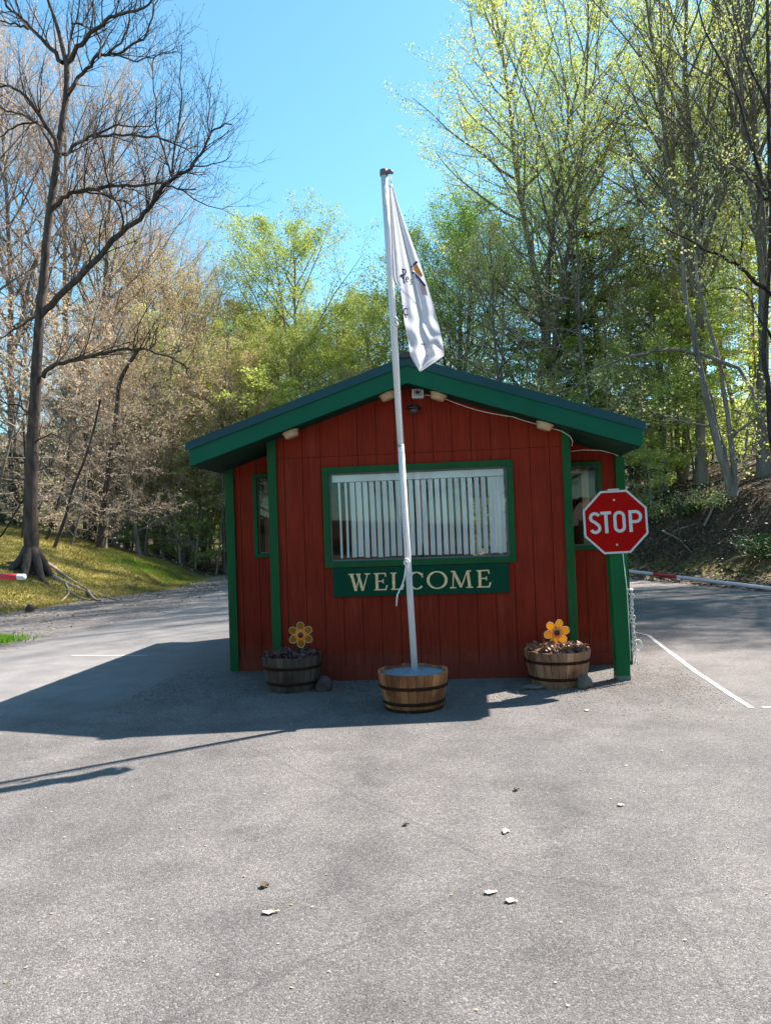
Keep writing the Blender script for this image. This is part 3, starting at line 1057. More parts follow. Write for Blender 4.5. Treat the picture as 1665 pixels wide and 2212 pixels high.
# ------------------------------------------------------------------ sign post and stop sign
pp = atg(1348, 1471)
post = empty('sign_post', (pp[0], pp[1] + 0.07, 0), 0, 'tapered green wooden post carrying the stop sign at the right wing', 'post')
mb = MB()
ZP = 1.66
mb.add([(-0.066, -0.066, 0), (0.066, -0.066, 0), (0.066, 0.066, 0), (-0.066, 0.066, 0), (-0.105, -0.066, ZP), (0.088, -0.066, ZP), (0.088, 0.066, ZP), (-0.105, 0.066, ZP)],
       [(0, 3, 2, 1), (4, 5, 6, 7), (0, 1, 5, 4), (1, 2, 6, 5), (2, 3, 7, 6), (3, 0, 4, 7)])
mb.build('shaft', M['postgreen'], post, bevel=0.006)
MB().box(-0.068, 0.068, -0.068, 0.068, 0.0, 0.05).build('foot', M['greybox'], post)
PY = pp[1]
c0 = at(1328.5, 1127.5, PY - 0.03)
ss = empty('stop_sign', c0, -PSI * 0.7, 'red octagonal STOP sign with white border on the green post', 'stop sign')
rr = 0.5 * 136.5 * (PY - 0.03) / FOC / math.cos(R(22.5))
ang = [R(22.5 + 45 * k) for k in range(8)]


def octo(r, y0, y1):
    return MB().prism([(r * math.cos(-a), r * math.sin(-a)) for a in ang][::-1], y0, y1)


ss.rotation_euler = (R(-1), R(-1.2), -R(3))
octo(rr, -0.003, 0.0).build('plate', M['stopwhite'], ss)
octo(rr * 0.935, -0.0045, -0.0032).build('face', M['stopred'], ss)
lw = 0.034
hz, bz = 0.112, -0.112
mb = MB()
# S
cxl = -0.205
hw = 0.043
pS = arc(cxl, 0.054, hw, 0.042, 20, 180, 10) + arc(cxl + 0.0, 0.054, hw, 0.042, 180, 235, 4)[1:] + [(cxl, 0.004), (cxl + 0.028, -0.020)] + arc(cxl, -0.054, hw, 0.042, 35, -160, 12)
MBs = MB(); stroke(MBs, pS, 0.031, -0.0062, -0.0047); MBs.build('letter', M['stopwhite'], ss)
MBs = MB(); stroke(MBs, [(-0.147, 0.096), (-0.040, 0.096)], 0.031, -0.0062, -0.0047); stroke(MBs, [(-0.0935, 0.0805), (-0.0935, -0.110)], 0.033, -0.0062, -0.0047); MBs.build('letter', M['stopwhite'], ss)
pO = arc(0.040, 0.05, 0.045, 0.045, 0, 180, 14) + arc(0.040, -0.05, 0.045, 0.045, 180, 360, 14) + [(0.085, 0.05)]
MBs = MB(); stroke(MBs, pO, 0.031, -0.0062, -0.0047); MBs.build('letter', M['stopwhite'], ss)
MBs = MB(); stroke(MBs, [(0.150, 0.110), (0.150, -0.110)], 0.033, -0.0062, -0.0047)
stroke(MBs, [(0.167, 0.095), (0.200, 0.095)] + arc(0.203, 0.044, 0.050, 0.051, 85, -85, 14) + [(0.200, -0.007), (0.167, -0.007)], 0.030, -0.0062, -0.0047); MBs.build('letter', M['stopwhite'], ss)
for z in (0.225, -0.232):
    MB().lathe([(0.0, 0.004), (0.008, 0.003), (0.011, 0.0)], 14, (0, 0, 0)).build('bolt', M['metal'], ss, (0.0, -0.005, z)).rotation_euler = (R(90), 0, 0)
MB().box(-0.055, 0.055, -0.012, 0.03, rr * 0.924 + 0.002, rr * 0.924 + 0.016).build('bracket', M['stopwhite'], ss)

# chain and cord on the post
cz = at(1356, 1297, pp[1] + 0.02)
ch = empty('chain', (pp[0] + 0.075, pp[1] + 0.0, 0), 0, 'galvanised steel chain hanging in a loose loop on the right of the sign post', 'chain')


def ring(mb_, c_, ax, r1, r2, rt_, n=12):
    """oval link centred c_, long axis z; ax = 0 or 1 picks the plane"""
    p_ = []
    for k in range(n + 1):
        a = 2 * math.pi * k / n
        u_, v_ = r1 * math.cos(a), r2 * math.sin(a)
        p_.append((c_[0] + (u_ if ax == 0 else 0.25 * u_), c_[1] + (u_ if ax else 0.0), c_[2] + v_))
    mb_.tube(p_, rt_, 5, cap=False)


mb = MB()
z = 0.90
k = 0
while z > 0.16:
    ring(mb, (0.012 + 0.010 * math.sin(k * 0.7) + (0.9 - z) * 0.03, -0.02, z), k % 2, 0.016, 0.024, 0.0042)
    if z > 0.32:
        ring(mb, (0.032 + 0.008 * math.sin(k * 0.9 + 1) + (0.9 - z) * 0.02, -0.01, z - 0.01), (k + 1) % 2, 0.016, 0.024, 0.0042)
    z -= 0.036
    k += 1
mb.build('links', M['chain'], ch)
mb = MB().tube([(-0.02, 0, 0.925), (0.02, 0, 0.935), (0.045, -0.01, 0.925), (0.045, -0.01, 0.90)], 0.006, 6)
mb.build('hook', M['metal'], ch)
mb = MB()
ring(mb, (0.075, -0.02, 0.36), 0, 0.035, 0.055, 0.006, 18)
mb.build('snap_ring', M['rope'], ch)
mb = MB().tube([(pp[0] + 0.035, pp[1] - 0.008, 1.30), (pp[0] + 0.062, pp[1] - 0.008, 0.93), (pp[0] + 0.066, pp[1] - 0.008, 0.6), (pp[0] + 0.07, pp[1] - 0.008, 0.2)], 0.0035, 6)
tag(mb.build('cord', M['rope']), 'thin pale cord running down the green sign post', 'cord')


# ------------------------------------------------------------------ barrels
def barrel(px, py_front, mat, h, rt_, rb_, label, fill, fillz, hoops, tilt=0.0):
    g = atg(px, py_front)
    cyl = (g[0] * (g[1] + rb_) / g[1], g[1] + rb_, 0)
    b_ = empty('barrel_planter', cyl, rnd.uniform(0, 3), label, 'planter', 'half barrel planters in front of the booth')
    n = 26
    mb_ = MB()
    for k in range(n):
        a, c_ = 2 * math.pi * k / n + 0.006, 2 * math.pi * (k + 1) / n - 0.006
        jz = rnd.uniform(-0.006, 0.006)
        jr = rnd.uniform(-0.003, 0.003)
        V_ = []
        for z_, r_ in ((0.0, rb_), (h * 0.35, rb_ + (rt_ - rb_) * 0.45), (h * 0.7, rb_ + (rt_ - rb_) * 0.8), (h + jz, rt_)):
            r_ += jr
            for q in (a, c_):
                V_.append((r_ * math.cos(q), r_ * math.sin(q), z_))
            for q in (c_, a):
                V_.append(((r_ - 0.024) * math.cos(q), (r_ - 0.024) * math.sin(q), z_))
        f_ = []
        for j in range(3):
            o_ = 4 * j
            f_ += [(o_, o_ + 1, o_ + 5, o_ + 4), (o_ + 1, o_ + 2, o_ + 6, o_ + 5), (o_ + 2, o_ + 3, o_ + 7, o_ + 6), (o_ + 3, o_, o_ + 4, o_ + 7)]
        f_ += [(0, 3, 2, 1), (12, 13, 14, 15)]
        mb_.add(V_, f_)
    mb_.build('staves', mat, b_)
    MB().lathe([(0, 0.004), (rb_ - 0.028, 0.004), (rt_ - 0.034, h - 0.04), (rt_ - 0.06, h - 0.05), (rb_ - 0.05, 0.02), (0, 0.02)], 26).build('lining', M['hoop'], b_)
    for z_ in hoops:
        t_ = z_ / h
        r_ = rb_ + (rt_ - rb_) * (t_ / 0.35 * 0.45 if t_ < 0.35 else (0.45 + (t_ - 0.35) / 0.35 * 0.35 if t_ < 0.7 else 0.8 + (t_ - 0.7) / 0.3 * 0.2)) + 0.004
        MB().lathe([(r_ - 0.005, z_ - 0.016), (r_ + 0.0025, z_ - 0.015), (r_ + 0.006, z_ + 0.013), (r_ - 0.001, z_ + 0.014)], 52).build('hoop', M['hoop'], b_)
    if fill == 'concrete':
        o_ = MB().lathe([(rt_ - 0.03, fillz - 0.03), (rt_ - 0.03, fillz), (rt_ * 0.5, fillz + 0.006), (0, fillz + 0.008)], 40).build('concrete_fill', M['concrete'], b_)
    else:
        rg = np.random.default_rng(3)
        MB().lathe([(rt_ - 0.03, fillz - 0.05), (rt_ * 0.8, fillz), (rt_ * 0.4, fillz + 0.035), (0, fillz + 0.045)], 30).build('soil', M['mulch'], b_)
        a = rg.uniform(0, 6.28, 700)
        q = np.sqrt(rg.uniform(0, 1, 700)) * (rt_ - 0.05)
        pos = np.stack([q * np.cos(a), q * np.sin(a), fillz + 0.035 - 0.05 * q + rg.uniform(0, 0.035, 700)], 1)
        V_, F_ = leafquads(pos, 0.05, rg, 0.4)
        o_ = link('mulch', mesh_np('mulch', V_, F_, [fill]), b_)
        o_['kind'] = 'stuff'
    return b_, cyl


M['mulchpale'] = leafmat('pale_mulch', [(0.09, 0.04, 0.025), (0.30, 0.16, 0.10)], 0.05, 9)
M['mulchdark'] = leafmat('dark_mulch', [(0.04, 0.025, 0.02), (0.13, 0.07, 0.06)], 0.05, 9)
bC, cC = barrel(895, 1541, M['oak'], 0.335, 0.322, 0.255, 'honey coloured half barrel planter holding the flagpole', 'concrete', 0.315, (0.075, 0.215, 0.012))
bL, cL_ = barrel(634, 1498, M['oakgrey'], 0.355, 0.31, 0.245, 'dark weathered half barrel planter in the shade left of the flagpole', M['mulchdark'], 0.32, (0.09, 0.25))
bR, cR_ = barrel(1206, 1489, M['oakpale'], 0.355, 0.332, 0.258, 'pale stained half barrel planter full of mulch near the sign post', M['mulchpale'], 0.335, (0.09, 0.255))


# ------------------------------------------------------------------ pinwheel flowers
def pinwheel(px, py, cyl, r, label, rot):
    c_ = at(px, py, cyl[1] + 0.02)
    o_ = empty('pinwheel_flower', (c_[0], c_[1], 0.30), 0, label, 'garden pinwheel', 'yellow pinwheel flowers in the barrels')
    zc = c_[2] - 0.30
    MB().tube([(0, 0.012, 0.0), (0, 0.012, zc)], 0.003, 6).build('stem', M['greybox'], o_)
    for k in range(6):
        a = R(rot + 60 * k)
        ca_, sa_ = math.cos(a), math.sin(a)
        mbp, mbr = MB(), MB()
        el = [(0.66 * r + 0.335 * r * math.cos(R(t2)), 0.29 * r * math.sin(R(t2))) for t2 in range(0, 360, 15)]
        P3 = [(x * ca_ - y * sa_, -0.012 - 0.10 * y * (1 if k % 2 else -1) - 0.02 * x, zc + x * sa_ + y * ca_) for x, y in el]
        mbp.add(P3, [tuple(range(len(P3)))])
        mbp.build('petal', M['yellow'], o_)
        mbr.tube(P3 + P3[:1], 0.0022, 5, cap=False)
        mbr.build('petal_rim', M['cream'], o_)
    mbp = MB()
    n = 16
    V_ = []
    for k in range(n * 2):
        q = r * (0.56 if k % 2 == 0 else 0.36)
        a = math.pi * k / n
        V_.append((q * math.cos(a), -0.024 + (0.004 if k % 2 == 0 else 0), zc + q * math.sin(a)))
    V_.append((0, -0.034, zc))
    mbp.add(V_, [(k, (k + 1) % (2 * n), 2 * n) for k in range(2 * n)])
    mbp.build('ray_petals', M['orange'], o_)
    MB().lathe([(0, 0.008), (r * 0.15, 0.006), (r * 0.22, 0.0)], 18).build('centre', M['brown'], o_, (0, -0.034, zc)).rotation_euler = (R(90), 0, 0)
    return o_


pinwheel(650, 1371, cL_, 0.134, 'yellow sunflower pinwheel above the dark left barrel', 30)
pinwheel(1201, 1366, cR_, 0.134, 'yellow sunflower pinwheel above the pale right barrel', 12)


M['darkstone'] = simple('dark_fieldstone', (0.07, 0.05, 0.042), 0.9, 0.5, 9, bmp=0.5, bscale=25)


def rock(px, py, sx, sy, sz, label, seed=1):
    g = atg(px, py)
    rg = random.Random(seed)
    import bmesh
    bm = bmesh.new()
    bmesh.ops.create_icosphere(bm, subdivisions=3, radius=1.0)
    ph = [rg.uniform(0, 6) for _ in range(6)]
    for v_ in bm.verts:
        c_ = v_.co
        d = 1 + 0.22 * math.sin(2.6 * c_.x + ph[0]) * math.sin(2.2 * c_.y + ph[1]) + 0.16 * math.sin(3.4 * c_.z + ph[2] + 2.5 * c_.x) + 0.07 * math.sin(8 * c_.y + ph[3] + 3 * c_.z) + 0.05 * math.sin(11 * c_.x + ph[4])
        d = min(d, 1.08)
        v_.co = Vector((c_.x * d * sx, c_.y * d * sy, max(c_.z * d, -0.55) * sz + 0.5 * sz))
    me_ = bpy.data.meshes.new('stone')
    bm.to_mesh(me_)
    bm.free()
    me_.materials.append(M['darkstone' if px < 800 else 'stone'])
    for p_ in me_.polygons:
        p_.use_smooth = True
    o_ = link('stone', me_, None, (g[0], g[1] + sy, 0))
    o_.rotation_euler = (0, 0, rg.uniform(-0.3, 0.3))
    return tag(o_, label, 'stone', 'stones beside the barrels')


rock(612, 1499, 0.075, 0.06, 0.075, 'rounded stone in front of the dark left barrel', 2)
rock(698, 1496, 0.085, 0.075, 0.10, 'upright stone at the right side of the dark left barrel', 5)
rock(1152, 1491, 0.13, 0.05, 0.035, 'flat long stone at the left foot of the pale right barrel', 8)
rock(1264, 1489, 0.08, 0.06, 0.085, 'pale rough stone at the right foot of the right barrel', 11)
rock(62, 1322, 0.11, 0.1, 0.11, 'small brown stone on the gravel below the left bank', 14)

# ------------------------------------------------------------------ flagpole and flag
fp = empty('flagpole', (cC[0], cC[1], 0), 0, 'leaning white flagpole standing in the middle barrel', 'flagpole')
YP = cC[1]
top = at(829, 376, YP)
bot = at(895.5, 1446, YP)
bl_ = Vector(bot) - Vector((cC[0], cC[1], 0))
tp_ = Vector(top) - Vector((cC[0], cC[1], 0))
mid = bl_.lerp(tp_, 0.45)
bl_ = bl_ + (bl_ - tp_) * 0.03
MB().tube([bl_, bl_.lerp(tp_, 0.25), mid], 0.0300, 20).build('lower_pole', M['pole'], fp)
MB().tube([mid - (tp_ - mid) * 0.01, mid.lerp(tp_, 0.5), tp_], 0.0300, 20).build('upper_pole', M['pole'], fp)
for q in (0.20, 0.45, 0.66):
    c_ = bl_.lerp(tp_, q)
    d_ = (tp_ - bl_).normalized() * 0.012
    MB().tube([c_ - d_ * 0.25, c_ + d_ * 0.25], 0.0312, 20).build('joint_ring', M['metal'], fp)
mb = MB().tube([tp_ - Vector((0, 0, 0.015)), tp_ + Vector((0, 0, 0.035)), tp_ + Vector((0, 0, 0.042))], [0.038, 0.038, 0.030], 18)
mb.tube([tp_ + Vector((0.03, -0.005, 0.014)), tp_ + Vector((0.06, -0.01, 0.018)), tp_ + Vector((0.085, -0.01, 0.0))], [0.022, 0.024, 0.012], 12)
mb.build('truck', M['cap'], fp)


def rel(px, py, Y):
    a = at(px, py, Y)
    return (a[0] - cC[0], a[1] - cC[1], a[2])


mb = MB()
yr = YP - 0.05
mb.tube([rel(843, 382, yr), rel(844, 396, yr)], 0.006, 6)
mb.tube([rel(838, 383, yr), rel(841, 480, yr), rel(846, 600, yr), rel(855, 700, yr), rel(858, 820, yr), rel(868, 1000, yr), rel(877, 1205, yr)], 0.0045, 6)
mb.tube([rel(848, 612, yr), rel(853, 660, yr), rel(856, 700, yr), rel(861, 830, yr), rel(871, 1010, yr), rel(881, 1205, yr), rel(882, 1290, yr)], 0.0045, 6)
mb.tube([rel(878, 1212, yr), rel(873, 1250, yr), rel(868, 1265, yr), rel(858, 1285, yr), rel(856, 1309, yr)], 0.007, 6)
# knots
for (kx, ky, s_) in ((855, 700, 0.02), (855, 690, 0.014), (879, 1212, 0.02), (876, 1216, 0.016)):
    c_ = rel(kx, ky, yr - 0.012)
    for q in range(3):
        mb.tube([(c_[0] + s_ * math.cos(a + q) * (1 if q != 1 else 0.6), c_[1] - 0.008 * q, c_[2] + s_ * 1.1 * math.sin(a + q * 0.7)) for a in [k * 0.52 for k in range(13)]], 0.005, 6)
mb.tube([rel(868 + 8 * math.cos(a), 1213 + 0, YP) if False else (bl_.lerp(tp_, 0.215).x + 0.036 * math.cos(a), bl_.lerp(tp_, 0.215).y + 0.036 * math.sin(a), bl_.lerp(tp_, 0.215).z + 0.004 * math.sin(2 * a)) for a in [k * 0.4 for k in range(17)]], 0.006, 6)
mb.build('halyard', M['rope'], fp)
MB().lathe([(0.031, 0.0), (0.07, 0.004), (0.034, 0.03)], 18, (bot[0] - cC[0], bot[1] - cC[1], 0.31)).build('base_collar', M['concrete'], fp)

# flag outline in rows: y, left x, right x
rows = [(397, 841, 847), (430, 845.5, 857), (475, 849, 872), (545, 856, 898), (575, 860, 909), (618, 864, 923), (646, 867.5, 932), (694, 873, 945), (739, 882, 956), (768, 886, 959.5), (786, 896, 933), (802, 905.5, 909)]
ry = [r[0] for r in rows]
YF = YP - 0.10


def flag_u(x, y):
    a, c_ = np.interp(y, ry, [r[1] for r in rows]), np.interp(y, ry, [r[2] for r in rows])
    return (x - a) / max(c_ - a, 1e-3)


def flag_Y(x, y):
    u = flag_u(x, y)
    v_ = (y - 397) / 405
    d = 0.055 * v_ * math.sin(u * 7.5 + 0.6) + 0.03 * v_ * math.sin(u * 15 + v_ * 3 + 1.0)
    k = sm((v_ - 0.62) / 0.2)
    d += float(k) * (0.022 * math.sin(v_ * 26 + 3.2 * u + 1.5 * math.sin(u * 5)) + 0.016 * math.sin(v_ * 44 - 9 * u) + 0.010 * math.sin(v_ * 70 + 14 * u))
    return YF + d


def flag_pt(x, y, lift=0.0):
    a = at(x, y, flag_Y(x, y) - lift)
    return (a[0] - top[0], a[1] - top[1], a[2] - top[2])


nu, nv = 30, 110
V_ = []
for j in range(nv + 1):
    y = 397 + 405 * j / nv
    a, c_ = np.interp(y, ry, [r[1] for r in rows]), np.interp(y, ry, [r[2] for r in rows])
    for i in range(nu + 1):
        V_.append(flag_pt(a + (c_ - a) * i / nu, y))
F_ = [(j * (nu + 1) + i, (j + 1) * (nu + 1) + i, (j + 1) * (nu + 1) + i + 1, j * (nu + 1) + i + 1) for j in range(nv) for i in range(nu)]
o0 = len(V_)
hr = [(399, 839.5, 845), (475, 842, 851), (545, 844.5, 857), (593, 846, 861), (609, 849.5, 864.5), (618, 860, 866)]
hy = [r[0] for r in hr]
for j in range(31):
    y = 399 + 219 * j / 30
    a, c_ = np.interp(y, hy, [r[1] for r in hr]), np.interp(y, hy, [r[2] for r in hr])
    for i in range(9):
        p_ = at(a + (c_ - a) * i / 8, y, YF + 0.02 + 0.012 * math.sin(i * 1.7 + j * 0.1))
        V_.append((p_[0] - top[0], p_[1] - top[1], p_[2] - top[2]))
F_ += [(o0 + j * 9 + i, o0 + (j + 1) * 9 + i, o0 + (j + 1) * 9 + i + 1, o0 + j * 9 + i + 1) for j in range(30) for i in range(8)]
flag = link('flag', mesh_np('flag', V_, np.array(F_), [M['flag']], smooth=True), None, top)
tag(flag, 'white flag with navy lettering hanging limp from the top of the flagpole', 'flag')
MB().lathe([(0.006, -0.003), (0.013, 0.0), (0.006, 0.003)], 14, (0, 0, 0)).build('grommet', M['metal'], flag, flag_pt(844.5, 402, 0.012)).rotation_euler = (R(90), 0, 0)


def z2(x, y):                                     # from an enlarged view of the flag
    return (777.6 + x * 0.2149, 345.6 + y * 0.2149)


def flagmark(strokes, wd, name, mat, poly=False, lift=0.006):
    mb_ = MB()
    for st_ in strokes:
        if poly:
            q = [flag_pt(*z2(*p), lift) for p in st_]
            c_ = (sum(p[0] for p in st_) / len(st_), sum(p[1] for p in st_) / len(st_))
            # subdivide so that the patch follows the cloth
            V2 = []
            m_ = 8
            for a in range(m_ + 1):
                for b2 in range(m_ + 1):
                    s_, t_ = a / m_, b2 / m_
                    p = [(1 - s_) * (1 - t_) * st_[0][i] + s_ * (1 - t_) * st_[1][i] + s_ * t_ * st_[2][i] + (1 - s_) * t_ * st_[3][i] for i in (0, 1)]
                    V2.append(flag_pt(*z2(*p), lift))
            mb_.add(V2, [(a * (m_ + 1) + b2, (a + 1) * (m_ + 1) + b2, (a + 1) * (m_ + 1) + b2 + 1, a * (m_ + 1) + b2 + 1) for a in range(m_) for b2 in range(m_)])
        else:
            fine = []
            for p, q in zip(st_, st_[1:]):
                n = max(2, int(math.dist(p, q) / 8))
                fine += [(p[0] + (q[0] - p[0]) * k / n, p[1] + (q[1] - p[1]) * k / n) for k in range(n)]
            fine.append(st_[-1])
            Lp, Rp = [], []
            for i, p in enumerate(fine):
                a, c_ = fine[max(i - 1, 0)], fine[min(i + 1, len(fine) - 1)]
                d = math.dist(a, c_) or 1
                nx_, ny_ = -(c_[1] - a[1]) / d * wd / 2, (c_[0] - a[0]) / d * wd / 2
                Lp.append(flag_pt(*z2(p[0] + nx_, p[1] + ny_), lift))
                Rp.append(flag_pt(*z2(p[0] - nx_, p[1] - ny_), lift))
            n = len(Lp)
            mb_.add(Lp + Rp, [(i, n + i, n + i + 1, i + 1) for i in range(n - 1)])
    return mb_.build(name, mat, flag)


def arcp(cx, cy_, rx, ry_, a0, a1, n=12, rot=0.0):
    out = []
    for k in range(n + 1):
        a = R(a0 + (a1 - a0) * k / n)
        x, y = rx * math.cos(a), ry_ * math.sin(a)
        out.append((cx + x * math.cos(R(rot)) - y * math.sin(R(rot)), cy_ + x * math.sin(R(rot)) + y * math.cos(R(rot))))
    return out


# R e s
flagmark([[(425, 1095), (436, 1150), (438, 1235)], [(420, 1095), (455, 1105), (462, 1125), (450, 1150), (415, 1165), (400, 1180)], [(402, 1165), (425, 1150)], [(415, 1160), (432, 1195), (448, 1244)]], 13, 'letter', M['navy'])
flagmark([[(462, 1195), (486, 1200)] + arcp(474, 1200, 14, 24, 0, -300, 12)], 9, 'letter', M['navy'])
flagmark([[(524, 1208), (512, 1200), (503, 1212), (512, 1226), (520, 1240), (512, 1252), (500, 1246)]], 9, 'letter', M['navy'])
small = []
for i in range(9):
    x, y = 412 + i * 17.5, 1285 + i * 17 + (4 * math.sin(i))
    small.append([(x, y), (x - 4, y + 24)])
    if i % 2 == 0:
        small.append([(x - 2, y + 6), (x + 9, y + 8), (x + 6, y + 26)])
    else:
        small.append(arcp(x + 5, y + 16, 6, 9, 0, 330, 8))
flagmark(small, 4, 'small_lettering', M['flaggrey'])
flagmark([[(480, 1500), (462, 1490), (442, 1500), (434, 1525), (446, 1550), (470, 1560), (482, 1550)], [(446, 1550), (462, 1588)]], 11, 'letter', M['navy'])
flagmark([[(425, 1462), (438, 1468)]], 8, 'letter_dot', M['navy'])
flagmark([[(610, 1848), (630, 1852), (655, 1850)]], 9, 'ink_mark', M['navy'])
flagmark([[(522, 1083), (572, 1048), (630, 1160), (612, 1178)]], 0, 'emblem_panel', M['flagorange'], True, 0.005)
flagmark([[(585, 1195), (655, 1262), (680, 1365), (625, 1350)]], 0, 'emblem_panel', M['flagpink'], True, 0.005)
flagmark([[(512, 1083), (575, 1020)], [(524, 1128), (590, 1190), (655, 1268)]], 22, 'emblem_bar', M['navy'])
flagmark([[(515, 1100), (545, 1120), (560, 1140)]], 9, 'emblem_bar', M['white'])

# ------------------------------------------------------------------ barrier arms
def arm(name, p, q, r, bands, label, postside):
    a, c_ = Vector(p), Vector(q)
    base = c_ if postside == 'q' else a
    root = empty(name, (base.x, base.y, terrf(base.x, base.y)), 0, label, 'barrier')
    off = Vector(root.location)
    MB().tube([a - off, (a - off).lerp(c_ - off, 0.5), c_ - off], r, 18).build('arm', M['white'], root)
    for s0, s1 in bands:
        MB().tube([(a - off).lerp(c_ - off, s0), (a - off).lerp(c_ - off, s1)], r + 0.002, 18).build('red_band', M['barred'], root)
    MB().box(-0.09, 0.09, 0.08, 0.26, 0, base.z - off.z + 0.15).build('support_post', M['metal'], root, bevel=0.01)
    MB().tube([(0, -0.1, base.z - off.z), (0, 0.28, base.z - off.z)], 0.025, 12).build('pivot', M['metal'], root)
    return root


la = at(54, 1246.5, 12.0)
lb = at(-330, 1240, 12.6)
o = arm('barrier_arm', la, lb, 0.047, [(0.035, 0.14), (0.3, 0.4), (0.6, 0.7)], 'white barrier arm with red bands at the left edge over the grass', 'q')
ra = at(1345, 1232, 14.6)
rb2 = at(1665, 1271, 12.6)
rq = (rb2[0] + (rb2[0] - ra[0]) * 1.0, rb2[1] + (rb2[1] - ra[1]) * 1.0, rb2[2] + (rb2[2] - ra[2]) * 1.0)
o = arm('barrier_arm', ra, rq, 0.030, [(0.115, 0.20), (0.62, 0.72)], 'thin white barrier arm with a red band on the right lane behind the sign post', 'q')

# ------------------------------------------------------------------ small debris on the asphalt
deb = [(585, 1973, 0.085, 0.022, 'largest pale dry leaf lying alone in the left foreground', 0), (1060, 1930, 0.075, 0.02, 'crumbled pale leaf left of its neighbour in the foreground', 0),
       (1104, 1949, 0.065, 0.026, 'pale leaf just right of a crumbled one in the foreground', 0), (1093, 1798, 0.045, 0.045, 'pale curled leaf in the middle of the asphalt', 0),
       (1341, 1741, 0.05, 0.02, 'small pale leaf on the asphalt towards the right', 0), (1268, 1536, 0.05, 0.03, 'small white leaf on the asphalt right of the planters', 0),
       (1115, 1708, 0.04, 0.02, 'small dark leaf on the asphalt right of centre', 1), (573, 1916, 0.045, 0.03, 'small dark brown clump behind the largest pale leaf', 1), (878, 1783, 0.04, 0.015, 'thin dark scrap on the asphalt below the middle barrel', 1)]
for i, (px, py, lx, ly, lab, dk) in enumerate(deb):
    g = atg(px, py)
    lx, ly = lx * 0.85, ly * 0.6
    n = 14
    V_ = [(0, 0, 0.006)]
    for k in range(n):
        a = 2 * math.pi * k / n
        q = rnd.uniform(0.75, 1.1)
        V_.append((lx / 2 * q * math.cos(a), ly * 1.3 * q * math.sin(a) * (1 - 0.5 * math.cos(a)) + 0.004 * math.sin(5 * a), 0.003 + 0.008 * rnd.random() * abs(math.sin(a * 1.5))))
    lo = MB().add(V_, [(0, k + 1, (k + 1) % n + 1) for k in range(n)]).build('fallen_leaf', M['darkleaf' if dk else 'deadleaf'], None, (g[0], g[1], 0.003))
    sol = lo.modifiers.new('thick', 'SOLIDIFY')
    sol.thickness = 0.0008 if not dk else 0.008
    sol.offset = 1
    lo.rotation_euler = (0, 0, rnd.uniform(-0.3, 0.3))
    tag(lo, lab, 'leaf', 'leaves fallen on the asphalt')

